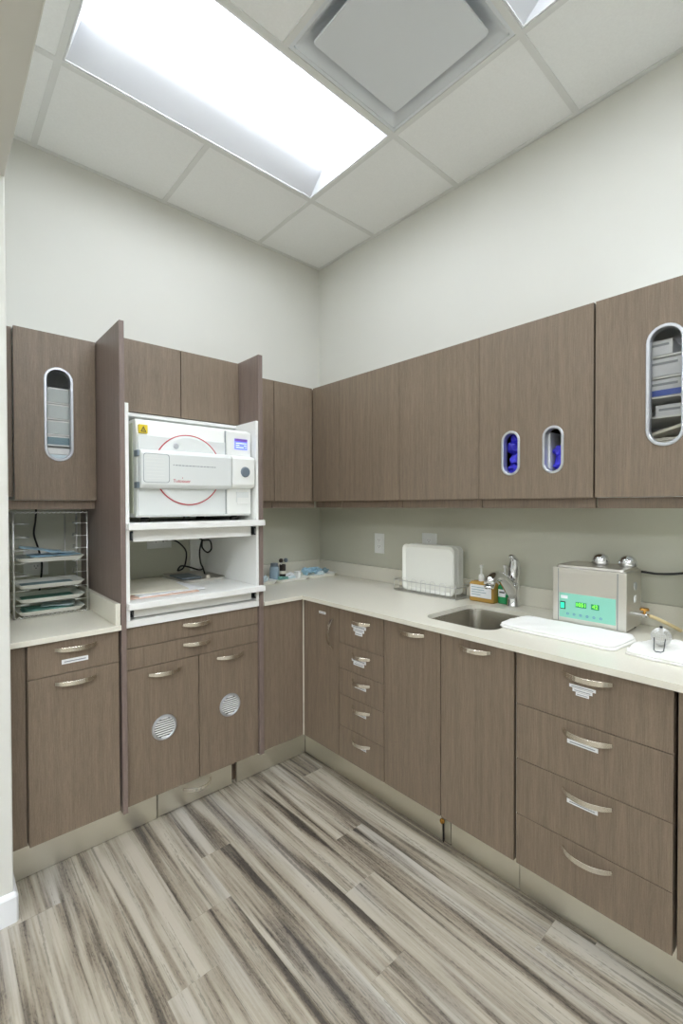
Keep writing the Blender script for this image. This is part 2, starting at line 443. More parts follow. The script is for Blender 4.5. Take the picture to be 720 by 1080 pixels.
g.box(XL+.001, -.001, -.022, -.001, H-.0012, H+.002); g.box(-.022, -.001, YB+.001, -.022, H-.0012, H+.002)
g.build('ceiling_grid', M['tbar'], ceil)

def troffer(x0, x1, y0, y1, label, group=None, m='lens'):
    t = thing('ceiling_light', label, 'ceiling light', ((x0+x1)/2, (y0+y1)/2, H+.002), 'recessed ceiling light panels')
    x0 += .014; x1 -= .014; y0 += .014; y1 -= .014; D = .085
    lng_x = (x1-x0) > (y1-y0)
    f = MB()
    for a, b, c, d in ((x0, x1, y0, y0+.006), (x0, x1, y1-.006, y1), (x0, x0+.006, y0+.006, y1-.006), (x1-.006, x1, y0+.006, y1-.006)): f.box(a, b, c, d, H+.001, H+.02)
    f.build('frame', M['trimwhite'], t)
    # sloping reflector pan with two glowing lenses lengthways
    r = MB(); w = y1-y0; X0, X1 = x0+.006, x1-.006
    pr = [(y1-.006, H+.004), (y1-w*.27, H+.075), (y1-w*.62, H+.075), (y1-w*.66, H+.06), (y1-w*.70, H+.075), (y1-w*.93, H+.06), (y0+.006, H+.004)]
    r.add([(x, y, z) for y, z in pr for x in (X0, X1)], [(2*k, 2*k+1, 2*k+3, 2*k+2) for k in range(len(pr)-1)])
    for xa, xb in ((X0, X0+.03), (X1, X1-.03)): r.add([(xa, y0+.004, H+.003), (xa, y1-.004, H+.003), (xb, y1-.004, H+.08), (xb, y0+.004, H+.08)], [(0, 1, 2, 3)])
    r.add([(X0+.03, y0+.004, H+.08), (X1-.03, y0+.004, H+.08), (X1-.03, y1-.004, H+.08), (X0+.03, y1-.004, H+.08)], [(0, 1, 2, 3)])
    r.build('reflector', M['refl'], t)
    n = 10
    for c0, hw, zz in ((.445, .098, .072), (.80, .055, .066)):
        l = MB(); yc = y1-w*c0
        l.loft([[(xx, yc+hw*math.cos(PI*k/n), H+zz-.03*math.sin(PI*k/n)) for k in range(n+1)] for xx in (X0+.034, X1-.034)])
        l.build('lens', M[m], t, smooth=False)
    return t
M['refl'] = mat('light_reflector', (214, 217, 222), .7)
troffer(TX-2*s2, TX, TY-s2, TY, 'large glowing recessed light above the sterilizer cabinet, fully in view')
troffer(TX-2*s2, TX, TY-3*s2, TY-2*s2, 'recessed light cut by the top edge of the photo, right of the air diffuser')
k = 0
for (i, j) in ADDED:
    k += 1
    o = troffer(xs[i+2], xs[i], ys[j+1], ys[j], 'added recessed light behind the camera, unseen, brightening the counters and lower cabinets', m='lens_added')

# air diffuser
vt = thing('air_diffuser', 'square white ceiling air diffuser with flat centre plaque beside the light', 'air vent', (TX-s2/2, TY-1.5*s2, H))
cx, cy = TX-s2/2, TY-1.5*s2
def sq(h, z, r=.012): return [(x, y, z) for x, y in rrect(cx, cy, h, h, r, 4)]
MB().loft([sq(.291, H+.001, .002), sq(.291, H+.012, .002), sq(.278, H+.012, .002), sq(.278, H+.002, .002)], closed=True).build('frame', M['louver'], vt)
MB().loft([sq(.277, H+.003, .012), sq(.268, H+.012), sq(.24, H+.045), sq(.2, H+.09), sq(.14, H+.1)], cap0=False).build('cone', M['louver'], vt, smooth=True)
MB().loft([sq(.222, H+.018, .016), sq(.228, H+.014, .016), sq(.226, H+.008, .016)]).build('plaque', M['louver'], vt, bevel=.001)

# ------------------------------------------------------------------ cabinets
ZB, ZT, ZU, ZUT = .162, .893, 1.416, 2.128
DF = .632                     # front face of base doors
DU = .31                      # front face of wall cabinet doors
def carcass(F, u0, u1, d1, z0, z1, parent, m='wood_dark', name='carcass', d0=.004):
    return MB(F).box(u0+.001, u1-.001, d0, d1, z0, z1).build(name, M[m], parent)
def hollow(F, u0, u1, d1, z0, z1, parent, m='cabin', name='carcass', t=.016, top=True):
    b = MB(F)
    b.box(u0+.001, u0+t, .004, d1, z0, z1); b.box(u1-t, u1-.001, .004, d1, z0, z1)
    b.box(u0+t, u1-t, .004, .012, z0, z1); b.box(u0+t, u1-t, .012, d1, z0, z0+t)
    if top: b.box(u0+t, u1-t, .012, d1, z1-t, z1)
    return b.build(name, M[m], parent)

# --- right wall base cabinets
t = thing('corner_cabinet', 'narrow base cabinet in the corner with upright handle and small white sticker', 'cabinet', Rt(.776, .3, ZB))
carcass(Rt, .66, .917, .611, ZB, ZT, t)
d = front(Rt, .636, .917, ZB, ZT, DF, t, 'door'); handle(Rt, .872, .755, DF, .15, d, True); sticker(Rt, .765, .818, .852, .013, DF, d)
fp = front(Lf, .636, .885, ZB, ZT, DF, t, 'filler_panel')
MB(Wd).box(-.6365, -.6322, -.6365, -.6322, ZB, ZT).build('corner_trim', M['papercream'], t)

t = thing('drawer_cabinet', 'narrow base cabinet with a stack of five drawers near the corner', 'cabinet', Rt(1.066, .3, ZB))
carcass(Rt, .918, 1.216, .611, ZB, ZT, t)
zz = [ZT, .723, .600, .474, .32, ZB]
for k in range(5):
    d = front(Rt, .918, 1.216, zz[k+1], zz[k], DF, t, 'drawer')
    hz = zz[k]-.045 if k == 0 else zz[k]-.034
    handle(Rt, 1.075, hz, DF, .12, d)
    if k < 2: sticker(Rt, 1.01, 1.105, hz-.018, .016, DF, d, 3 if k == 0 else 2)
    else: sticker(Rt, 1.03, 1.105, hz-.02, .014, DF, d)

t = thing('base_cabinet', 'base cabinet with one plain door left of the sink, beside the five drawers', 'cabinet', Rt(1.366, .3, ZB))
hollow(Rt, 1.217, 1.518, .611, ZB, .715, t, top=False)
d = front(Rt, 1.218, 1.517, ZB, ZT, DF, t, 'door'); handle(Rt, 1.375, .862, DF, .135, d)
t = thing('sink_cabinet', 'wide plain-door base cabinet under the sink, left of the four wide drawers', 'cabinet', Rt(1.67, .3, ZB))
hollow(Rt, 1.519, 1.825, .611, ZB, .715, t, top=False)
d = front(Rt, 1.519, 1.823, ZB, ZT, DF, t, 'door'); handle(Rt, 1.67, .862, DF, .135, d)
l = MB(Rt).lathe([(0, 0), (.010, 0), (.011, .004), (.009, .008), (.0, .008)], (1.47, .551, .085), 18, 1)
l = l.build('latch', M['brass'], t); l['label'] = 'small round metal latch at the toe plate'
MB(Rt).tube([(1.478, .557, .08), (1.478, .557, .004)], .0028, 8).build('latch_rod', M['black'], l)

t = thing('wide_drawer_cabinet', 'base cabinet with four wide drawers at the right', 'cabinet', Rt(2.055, .3, ZB))
carcass(Rt, 1.83, 2.279, .611, ZB, ZT, t)
zz = [ZT, .714, .526, .336, ZB]
for k in range(4):
    d = front(Rt, 1.83, 2.279, zz[k+1], zz[k], DF, t, 'drawer')
    hz = [.862, .682, .493, .305][k]
    handle(Rt, 2.058, hz, DF, .145, d)
    if k == 0: sticker(Rt, 2.006, 2.083, .832, .011, DF, d, 3)
    elif k < 3: sticker(Rt, 2.0, 2.09, hz-.026, .014, DF, d)
t = thing('end_cabinet', 'base cabinet cut by the right edge of the photo', 'cabinet', Rt(2.5, .3, ZB))
carcass(Rt, 2.286, 2.75, .611, ZB, ZT, t); d = front(Rt, 2.287, 2.75, ZB, ZT, DF, t, 'door'); handle(Rt, 2.5, .862, DF, .14, d)

# --- left base cabinets
t = thing('tray_cabinet', 'base cabinet under the tray rack with one drawer over one door', 'cabinet', Lf(1.72, .3, ZB))
carcass(Lf, 1.556, 1.865, .611, ZB, ZT, t)
d = front(Lf, 1.556, 1.864, .766, ZT, DF, t, 'drawer'); handle(Lf, 1.708, .86, DF, .145, d); sticker(Lf, 1.668, 1.757, .818, .018, DF, d)
d = front(Lf, 1.556, 1.864, ZB, .766, DF, t, 'door'); handle(Lf, 1.708, .734, DF, .145, d)
MB(Lf).box(1.867, 1.919, .02, .61, ZB, ZT).build('filler_panel', M['wood'], t)

# --- toe plates
t = thing('toe_plate', 'brushed steel toe plate along the floor under the left cabinets', 'toe plate', Lf(1.3, .53, 0), 'brushed steel toe plates')
p = MB(Lf); p.box(1.378, 1.912, .52, .537, .002, .158); p.build('plate', M['kick'], t, bevel=.001)
MB(Lf).box(.552, .982, .52, .537, .002, .158).build('plate', M['kick'], t, bevel=.001)
MB(Lf).box(.552, 1.912, .44, .5, .002, .155).build('plinth', M['wood_dark'], t)
t2 = thing('toe_plate', 'brushed steel toe plate along the floor under the right cabinets', 'toe plate', Rt(1.6, .54, 0), 'brushed steel toe plates')
for a, b in ((.5385, 1.466), (1.512, 1.802), (1.804, 2.75)):
    MB(Rt).box(a, b, .533, .55, .002, .158).build('plate', M['kick'], t2, bevel=.001)
MB(Rt).box(1.476, 1.504, .53, .544, .002, .158).build('plate', M['kick'], t2)
MB(Rt).box(.64, 2.75, .44, .51, .002, .155).build('plinth', M['wood_dark'], t2)

# --- worktops
wt = thing('worktop', 'long pale quartz worktop turning the corner with the sink cut out of it', 'worktop', Lf(.3, .3, .895))
a = MB(Lf); Z0, Z1 = .895, .915
sk_u0, sk_u1, sk_d0, sk_d1 = 1.365, 1.69, .165, .555
a.box(0.001, .886, .001, .652, Z0, Z1)
a.f = Rt
a.box(.652, 1.3, .001, .652, Z0, Z1); a.box(1.76, 2.76, .001, .652, Z0, Z1)
hole = rrect((sk_u0+sk_u1)/2, (sk_d0+sk_d1)/2, (sk_u1-sk_u0)/2, (sk_d1-sk_d0)/2, .06, 6)
holed(a, (1.3, 1.76, .001, .652), hole, Z0, Z1, perm=lambda u, d, z: (u, d, z))
a.build('slab', M['counter'], wt)
b = MB(Lf); b.box(.021, .886, .001, .02, Z1, 1.004); b.f = Rt; b.box(.001, 2.76, .001, .02, Z1, 1.004)
b.build('backsplash', M['counter'], wt, bevel=.0015)
wl = thing('worktop', 'short pale quartz worktop under the tray rack at the left wall', 'worktop', Lf(1.73, .3, .895))
MB(Lf).box(1.552, 1.9205, .001, .652, Z0, Z1).build('slab', M['counter'], wl, bevel=.0015)
MB(Lf).box(1.552, 1.571, .021, .64, Z1, 1.0).build('side_splash', M['counter'], wl, bevel=.0015)
MB(Lf).box(1.572, 1.92, .001, .02, Z1, 1.0).build('backsplash', M['counter'], wl, bevel=.0015)

# --- sink
t = thing('sink', 'stainless steel undermount sink bowl let into the worktop', 'sink', Rt(1.53, .36, .73))
cu, cd, hu, hd = (sk_u0+sk_u1)/2, (sk_d0+sk_d1)/2, (sk_u1-sk_u0)/2, (sk_d1-sk_d0)/2
mb = MB(Rt); Ls = []
for o_, z, r in ((.02, .8945, .07), (.002, .8945, .06), (.001, .89, .06), (-.004, .76, .055), (-.012, .738, .05), (-.03, .728, .04), (-.12, .724, .02)):
    Ls.append([(x, y, z) for x, y in rrect(cu, cd, hu+o_, hd+o_, r, 6)])
mb.loft(Ls, cap0=False)
mb.build('bowl', M['sink'], t, smooth=True)
MB(Rt).lathe([(0, .008), (.012, .009), (.03, .006), (.042, .004), (.042, .001)], (cu, cd, .724), 24).build('drain', M['chrome'], t, smooth=True)

# --- faucet
t = thing('faucet', 'chrome single-lever faucet standing behind the sink', 'faucet', Rt(1.532, .085, .9155))
MB(Rt).lathe([(.031, 0), (.032, .006), (.028, .012), (.026, .05), (.027, .085), (.028, .100), (.022, .112), (0, .114)], (1.532, .085, .9155), 24).build('body', M['chrome'], t, smooth=True)
mb = MB(Rt)
mb.tube([(1.532, .09, .965), (1.532, .115, 1.0), (1.532, .15, 1.035), (1.532, .19, 1.063), (1.532, .225, 1.075), (1.532, .262, 1.072), (1.532, .288, 1.058), (1.532, .298, 1.04)],
        [.024, .027, .026, .024, .023, .023, .024, .024], 16)
mb.build('spout', M['chrome'], t, smooth=True)
MB(Rt).lathe([(0, 0), (.021, 0), (.022, .006), (.022, .012)], (1.532, .299, 1.026), 18).build('aerator', M['chrome'], t, smooth=True)
mb = MB(Rt)
mb.tube([(1.532, .085, 1.025), (1.532, .082, 1.06), (1.532, .076, 1.1), (1.532, .075, 1.13), (1.532, .088, 1.148), (1.532, .112, 1.152)], [.024, .027, .027, .021, .013, .008], 14)
mb.build('lever', M['chrome'], t, smooth=True)

# --- wall cabinets, right wall
def wallcab(F, u0, u1, label, name='wall_cabinet', cat='wall cabinet', group='wall cabinets along the walls'):
    return thing(name, label, cat, F((u0+u1)/2, .15, 1.378), group)
def rail(F, u0, u1, t, d=.285): MB(F).box(u0, u1, d-.02, d, 1.378, ZU+.001).build('light_rail', M['wood_dark'], t)
t = wallcab(Rt, .31, .562, 'narrow plain wall cabinet next to the corner on the right wall')
carcass(Rt, .312, .562, .289, ZU, ZUT-.002, t); front(Rt, .313, .562, ZU, ZUT, DU, t, 'door'); rail(Rt, .312, .56, t)
t = wallcab(Rt, .562, 1.028, 'plain wall cabinet over the white rectangular outlet, second from the corner')
carcass(Rt, .563, 1.028, .289, ZU, ZUT-.002, t); front(Rt, .562, 1.028, ZU, ZUT, DU, t, 'door'); rail(Rt, .564, 1.026, t)
t = wallcab(Rt, 1.028, 1.489, 'plain wall cabinet over the drying rack, left of the glove cabinet')
carcass(Rt, 1.029, 1.489, .289, ZU, ZUT-.002, t); front(Rt, 1.028, 1.489, ZU, ZUT, DU, t, 'door'); rail(Rt, 1.03, 1.487, t)
# glove cabinet
t = wallcab(Rt, 1.489, 1.959, 'wall cabinet with two small oval slots showing blue gloves')
hollow(Rt, 1.489, 1.959, .289, ZU, ZUT-.002, t, m='wood_dark'); rail(Rt, 1.491, 1.957, t)
mb = MB(Rt); GC = 1.606
for c, a, b in ((1.637, 1.4905, 1.724), (1.812, 1.724, 1.9578)): holed(mb, (a, b, ZU+.0012, ZUT-.0012), stadium(c, GC, .036, .088), DU-.019, DU)
dr = mb.build('door', M['wood'], t)
for c in (1.637, 1.812):
    mb = MB(Rt); ring(mb, c, GC, .041, .093, .010, DU-.03, DU+.004); r = mb.build('slot_ring', M['alum'], dr, smooth=False)
# gloves: crumpled lumps in cardboard dispensers
def lump(F, c, r, seed, name, m, parent=None, stretch=(1, 1, 1), n=3, amp=.35, label=None, cat=None, group=None):
    bm = bmesh.new(); bmesh.ops.create_icosphere(bm, subdivisions=n, radius=1)
    rr = random.Random(seed); dirs = [Vector((rr.uniform(-1, 1), rr.uniform(-1, 1), rr.uniform(-1, 1))) for _ in range(9)]
    mb = MB(F)
    for v in bm.verts:
        k = 1+amp*sum(math.sin(7*v.co.dot(q)+i*1.7) for i, q in enumerate(dirs))/5
        p = v.co*k*r; v.co = Vector((p.x*stretch[0], p.y*stretch[1], p.z*stretch[2]))
    zmin = min(v.co.z for v in bm.verts)
    mb.add([(c[0]+v.co.x, c[1]+v.co.y, c[2]+v.co.z-zmin) for v in bm.verts], [tuple(v.index for v in f.verts) for f in bm.faces])
    bm.free(); o = mb.build(name, m, parent, smooth=False)
    if label: tag(o, label, cat, group)
    return o
bx_ = thing('glove_box', 'open carton of blue gloves behind the left oval slot', 'glove box', Rt(1.637, .2, 1.433))
MB(Rt).box(1.59, 1.69, .09, .22, 1.433, 1.71).build('carton', M['glove'], bx_)
for k in range(6): lump(Rt, (1.628+.012*(k % 2), .248, 1.434+k*.042), .034, 20+k, 'glove_bunch', M['glove'], bx_, (1, 1, .8), 2, .45)
bx_ = thing('glove_box', 'open carton of blue gloves behind the right oval slot, nearly empty', 'glove box', Rt(1.82, .2, 1.433))
MB(Rt).box(1.772, 1.788, .18, .28, 1.433, 1.68).build('carton', M['carton'], bx_)
for k in range(5): lump(Rt, (1.822+.012*(k % 2), .24, 1.434+k*.034), .032, 40+k, 'glove_bunch', M['glove'], bx_, (1, 1, .9), 2, .6)

def window_cab(F, u0, u1, cu, t, zs, m='cabin'):
    hollow(F, u0, u1, .289, ZU, ZUT-.002, t, m=m)
    mb = MB(F); holed(mb, (u0+.0012, u1-.0012, ZU+.0012, ZUT-.0012), stadium(cu, 1.785, .048, .194), DU-.019, DU)
    dr = mb.build('door', M['wood'], t)
    mb = MB(F); ring(mb, cu, 1.785, .055, .201, .011, DU-.026, DU+.004); mb.build('window_ring', M['alum'], dr)
    st = stadium(cu, 1.785, .0475, .1935)
    MB(F).loft([[(p[0], DU-.014, p[1]) for p in st], [(p[0], DU-.011, p[1]) for p in st]]).build('window_pane', M['glass'], dr)
    for z in zs: MB(F).box(u0+.017, u1-.017, .013, .27, z-.004, z+.002).build('shelf', M['white'], t)
t = wallcab(Rt, 1.964, 2.42, 'wall cabinet with a tall oval window over the ultrasonic cleaner')
SH = [1.893, 1.822, 1.755, 1.688, 1.592]
window_cab(Rt, 1.964, 2.42, 2.178, t, SH); rail(Rt, 1.966, 2.42, t)
def carton(F, u0, u1, d0, d1, z0, z1, label, band=None):
    b = thing('carton', label, 'box', F((u0+u1)/2, (d0+d1)/2, z0), 'cartons behind the tall oval window')
    MB(F).box(u0, u1, d0, d1, z0, z1).build('box', M['carton'], b, bevel=.001)
    MB(F).box(u0+.01, u1-.01, d1, d1+.0006, z1-.02, z1-.012).build('print', M['grey_print'], b)
    if band: MB(F).box(u0, u1, d1, d1+.0008, z0, z0+band).build('blue_band', M['boxblue'], b)
carton(Rt, 2.09, 2.19, .1, .275, 1.8955, 1.945, 'white carton on the top shelf behind the tall oval window')
carton(Rt, 2.08, 2.215, .08, .275, 1.8245, 1.882, 'white carton on the second shelf behind the tall oval window')
carton(Rt, 2.07, 2.215, .08, .275, 1.7575, 1.812, 'white and blue carton on the third shelf behind the tall oval window', .02)
carton(Rt, 2.14, 2.22, .07, .265, 1.6905, 1.728, 'pale carton on the lowest shelf behind the tall oval window')
for k, (ang, lb) in enumerate(((.05, 'bottom cream booklet behind the tall oval window'), (-.1, 'middle cream booklet behind the tall oval window'), (.18, 'tilted top booklet behind the tall oval window'))):
    mb = MB(Rt); zb = 1.5945+.0115*k; sl_ = .035 if k == 2 else 0
    mb.loft([[(2.10+.0*k, .06, zb), (2.23, .06, zb+.0+sl_), (2.23, .272, zb+.0+sl_), (2.10, .272, zb)], [(2.10, .06, zb+.01), (2.23, .06, zb+.01+sl_), (2.23, .272, zb+.01+sl_), (2.10, .272, zb+.01)]])
    tag(mb.build('booklet', M['papercream'], None), lb, 'booklet', 'booklets behind the tall oval window')
# stack raising the booklets to the window

# --- wall cabinets, far wall
t = wallcab(Lf, .31, .598, 'plain wall cabinet in the corner on the far wall')
carcass(Lf, .005, .598, .289, ZU, ZUT-.002, t); front(Lf, .313, .598, ZU, ZUT, DU, t, 'door'); rail(Lf, .28, .596, t)
t = wallcab(Lf, .598, .886, 'narrow plain wall cabinet right of the sterilizer cabinet side panel')
carcass(Lf, .599, .886, .289, ZU, ZUT-.002, t); front(Lf, .599, .886, ZU, ZUT, DU, t, 'door'); rail(Lf, .6, .884, t)
t = wallcab(Lf, 1.552, 1.91, 'wall cabinet with a tall oval window over the tray rack')
window_cab(Lf, 1.552, 1.857, 1.697, t, [1.842, 1.772, 1.704, 1.658]); rail(Lf, 1.553, 1.92, t)
MB(Lf).box(1.859, 1.920, .004, .286, 1.43, ZUT-.002).build('filler_panel', M['wood'], t)
def bin_(z0, z1, label, m='bin'):
    b = thing('storage_bin', label, 'bin', Lf(1.70, .16, z0), 'shallow bins behind the left oval window')
    mb = MB(Lf); zt = z1-.003
    mb.loft([[(x, y, z) for x, y in rrect(1.703, .155, .118-o, .124-o, .01)] for z, o in ((z0, .006), (zt-.006, .0), (zt-.006, -.0), (zt-.006, .004), (z0+.003, .010))])
    mb.build('body', M[m], b)
    mb = MB(Lf); mb.loft([[(x, y, z) for x, y in rrect(1.703, .155, .118-o, .124-o, .01)] for z, o in ((zt-.006, -.002), (zt, -.002), (zt, .005), (zt-.006, .005))], closed=True)
    mb.build('rim', M['white'], b)
bin_(1.8445, 1.907, 'topmost pale grey bin behind the left oval window')
bin_(1.7745, 1.836, 'second pale grey bin from the top behind the left oval window')
bin_(1.7065, 1.766, 'third pale grey bin from the top behind the left oval window')
bin_(1.6605, 1.699, 'lowest bluish bin behind the left oval window', 'blueliner')
tag(MB(Lf).box(1.60, 1.80, .05, .275, 1.5935, 1.616).build('storage_box', M['pouchpale'], None, bevel=.002), 'flat pale blue box at the bottom of the left oval window', 'box')
tag(MB(Lf).box(1.60, 1.80, .05, .275, 1.617, 1.645).build('storage_box', M['white'], None, bevel=.002), 'flat white box on the pale blue one behind the left oval window', 'box')
tag(MB(Lf).box(1.60, 1.80, .05, .27, 1.4335, 1.5925).build('storage_box', M['carton'], None, bevel=.002), 'tall white box under the flat ones behind the left oval window', 'box')

# --- sterilizer cabinet (tall side panels, niche, drawers)
t = thing('sterilizer_cabinet', 'tall cabinet with side panels holding the white sterilizer in its niche', 'cabinet', Lf(1.22, .32, .148))
MB(Lf).box(1.531, 1.550, .002, .645, .148, 2.13).build('side_panel', M['wood_edge'], t, bevel=.001)
MB(Lf).box(.888, .912, .002, .645, .158, 2.13).build('side_panel', M['wood_edge'], t, bevel=.001)
ln = MB(Lf); ln.box(1.516, 1.530, .002, .643, .926, 1.806); ln.box(.913, .926, .002, .643, .926, 1.806)
ln.box(.913, 1.530, .002, .643, .897, .925); ln.box(.927, 1.515, .002, .455, 1.79, 1.805); ln.box(.927, .985, .002, .018, .926, 1.789)
ln.build('niche_lining', M['white'], t, bevel=.0008)
carcass(Lf, .913, 1.530, .438, 1.807, ZUT-.002, t)
front(Lf, 1.222, 1.530, 1.807, ZUT, .459, t, 'upper_door'); front(Lf, .913, 1.221, 1.807, ZUT, .459, t, 'upper_door')
carcass(Lf, .914, 1.529, .611, ZB, .895, t, name='base_carcass')
for z0, z1, hz in ((.809, .895, .868), (.72, .809, .781)):
    d = front(Lf, .913, 1.529, z0, z1, DF, t, 'drawer'); handle(Lf, 1.228, hz, DF, .135, d)
def ventgrille(cu, cz, r, dr):
    mb = MB(Lf)
    mb.lathe([(r-.011, 0), (r-.011, .005), (r-.008, .007), (r-.002, .005), (r, 0)], (cu, DF+.0002, cz), 32, 1)
    v = mb.build('vent_grille', M['alum'], dr, smooth=False)
    MB(Lf).lathe([(0, 0), (r-.012, 0), (r-.012, .001), (0, .001)], (cu, DF+.0003, cz), 32, 1).build('vent_backing', M['ink'], v)
    sl = MB(Lf)
    for k in range(-4, 5):
        z = cz+k*.0098; h = math.sqrt(max(0, (r-.012)**2-(z-cz)**2))
        if h > .004: sl.box(cu-h, cu+h, DF+.001, DF+.005, z-.0022, z+.0022)
    sl.build('vent_slats', M['white'], v)
d = front(Lf, 1.221, 1.529, ZB, .72, DF, t, 'door'); handle(Lf, 1.371, .684, DF, .145, d); ventgrille(1.378, .444, .054, d)
d = front(Lf, .913, 1.220, ZB, .72, DF, t, 'door'); handle(Lf, 1.063, .686, DF, .145, d); ventgrille(1.068, .45, .054, d)
d = MB(Lf).box(1.01, 1.374, .50, .538, .006, .156).build('toe_drawer', M['kick'], t, bevel=.001); d['label'] = 'brushed steel drawer front at floor level'
handle(Lf, 1.19, .083, .538, .14, d, proj=.045)
# pull-out shelves
for z0, z1, za in ((1.294, 1.321, 1.243), (.975, 1.0, .932)):
    sh = MB(Lf); sh.box(.929, 1.514, .05, .647, z0, z1); sh.box(.899, 1.531, .647, .682, z0, z1)
    sh = sh.build('pull_out_shelf', M['white'], t, bevel=.0015)
    MB(Lf).box(.945, 1.497, .60, .625, za, z0-.001).build('apron', M['white'], sh, bevel=.001)
    for a, b in ((.928, .940), (1.502, 1.514)):
        rl = MB(Lf); rl.box(a, b, .12, .64, za+.006, za+.012); rl.box(a, b, .12, .64, z0-.014, z0-.006); rl.box(a+.004, b-.004, .12, .636, za+.012, z0-.014)
        rl.build('drawer_slide', M['darkmetal'], sh)

# ------------------------------------------------------------------ autoclave
YF = .60
t = thing('autoclave', 'white tabletop steam sterilizer with lit blue display in the niche', 'sterilizer', Lf(1.2, .35, 1.3215))
bd = MB(Lf)
pr_ = ((.10, 1.343), (YF-.004, 1.343), (YF, 1.350), (YF, 1.69), (YF-.012, 1.75), (YF-.022, 1.758), (.10, 1.758))
bd.loft([[(.934, d, z) for d, z in pr_], [(1.473, d, z) for d, z in pr_]])
bd.build('body', M['autog'], t, bevel=.004)
MB(Lf).box(1.4735, 1.4765, .12, YF-.04, 1.36, 1.742).build('side_cover', M['sage'], t)
for u in (.99, 1.42):
    for dd in (.16, .54): MB(Lf).lathe([(.022, 0), (.022, .013), (.012, .0225)], (u, dd, 1.3212), 16).build('foot', M['black'], t)
MB(Lf).box(1.072, 1.470, YF+.0005, YF+.010, 1.350, 1.690).build('door_plate', M['autog2'], t, bevel=.004)
rg = MB(Lf); seg = 64; R0 = .152; cx_, cz_ = 1.252, 1.550
def arc(mb, r, w, d0, d1):
    mb.loft([[(cx_+rr*math.cos(2*PI*k/seg), d, cz_+rr*math.sin(2*PI*k/seg)) for k in range(seg)] for rr, d in ((r, d0), (r, d1), (r+w, d1), (r+w, d0))], closed=True)
dd_ = MB(Lf); dd_.lathe([(R0-.001, 0), (R0-.001, .004), (R0-.010, .007), (0, .007)], (cx_, YF+.0105, cz_), 64, 1); dd_.build('round_door', M['autog2'], t, smooth=False)
arc(rg, R0, .004, YF+.0105, YF+.0135); rg.build('red_ring', M['red'], t)
MB(Lf).box(.936, 1.066, YF+.0005, YF+.012, 1.350, 1.748).build('control_column', M['autog'], t, bevel=.005)
MB(Lf).box(1.066, 1.071, YF+.0005, YF+.004, 1.352, 1.746).build('column_gap', M['grey_print'], t)
sc_ = MB(Lf).box(.957, 1.025, YF+.0122, YF+.014, 1.662, 1.713).build('display', M['lcd'], t)
MB(Lf).box(.957, 1.025, YF+.0142, YF+.015, 1.700, 1.713).build('display_header', M['lcdtop'], sc_)
lt = MB(Lf)
for k, ws in enumerate(((.05, .03), (.02, .04), (.045, .02))):
    z = 1.690-k*.010; lt.box(1.018-ws[0]*.9, 1.018, YF+.0142, YF+.0148, z, z+.003); lt.box(.962, .962+ws[1]*.3, YF+.0142, YF+.0148, z, z+.003)
lt.build('display_text', M['lcdink'], sc_)
pr = MB(Lf).box(.95, 1.018, YF+.0122, YF+.015, 1.408, 1.458).build('printer_cover', M['autog2'], t, bevel=.002)
MB(Lf).box(.953, 1.015, YF+.0151, YF+.018, 1.398, 1.430).build('printer_lip', M['autog'], pr, bevel=.002)
br = MB(Lf)
br.loft([[(u, YF+dd, z+(.004 if u < 1.2 else 0)) for dd, z in ((.0145, 1.462), (.043, 1.468), (.050, 1.48), (.050, 1.608), (.043, 1.622), (.0145, 1.628))] for u in (1.062, 1.471)])
br = br.build('door_bar', M['autog2'], t, bevel=.004)
b2 = MB(Lf); b2.loft([[(u, YF+dd, z) for dd, z in ((.0145, 1.472), (.041, 1.480), (.048, 1.492), (.048, 1.612), (.041, 1.624), (.0145, 1.630))] for u in (.934, 1.056)])
b2 = b2.build('latch_cover', M['autog'], t, bevel=.006)
MB(Lf).lathe([(0, .006), (.019, .006), (.024, .003), (.025, 0)], (.988, YF+.048, 1.552), 28, 1).build('dial', M['dial'], b2, smooth=False)
mb = MB(Lf)
mb.loft([[(p[0], YF+d, p[1]) for p in rrect(1.408, 1.549, .054-i, .060-i, .012)] for d, i in ((.050, 0), (.0512, 0), (.0512, .0014), (.050, .0014))], closed=True)
mb.build('panel_outline', M['dial'], br)
mb = MB(Lf)
for k in range(7): mb.box(1.375, 1.45, YF+.050, YF+.0508, 1.505+k*.014, 1.5062+k*.014)
mb.build('panel_ribs', M['autog'], br)
MB(Lf).lathe([(0, .004), (.010, .004), (.013, .001)], (1.312, YF+.018, 1.652), 20, 1).build('lock_button', M['alum'], t)
mb = MB(Lf); rx = random.Random(5); u = 1.328
mb.lathe([(0, .0008), (.0025, .0008), (.0025, 0)], (1.335, YF+.050, 1.566), 12, 1)
while u > 1.14:
    w_ = rx.uniform(.005, .014); mb.box(u-w_, u, YF+.050, YF+.0506, 1.5635, 1.5675); u -= w_+.003
mb.build('printed_line', M['grey_print'], br)
text('printed_name', 'Tuttnauer', .019, TL(-1.300, -(YF+.0503), 1.498), M['red'], br)
MB(Lf).lathe([(0, .0006), (.0022, .0006)], (1.297, YF+.050, 1.512), 8, 1).build('printed_dot', M['red'], br)
wl_ = MB(Lf).box(1.430, 1.464, YF-.006, YF+.0105, 1.6965, 1.731).build('warning_label', M['yellow'], t)
tri = MB(Lf)
a = [(1.459, 1.701), (1.435, 1.701), (1.447, 1.725)]; b = [(1.4540, 1.704), (1.440, 1.704), (1.447, 1.7185)]
tri.loft([[(p[0], YF+d, p[1]) for p in q] for q, d in ((a, .0106), (a, .0112), (b, .0112), (b, .0106))], closed=True)
tri.box(1.446, 1.448, YF+.0106, YF+.0112, 1.7065, 1.713)
tri.build('warning_triangle', M['ink'], wl_)
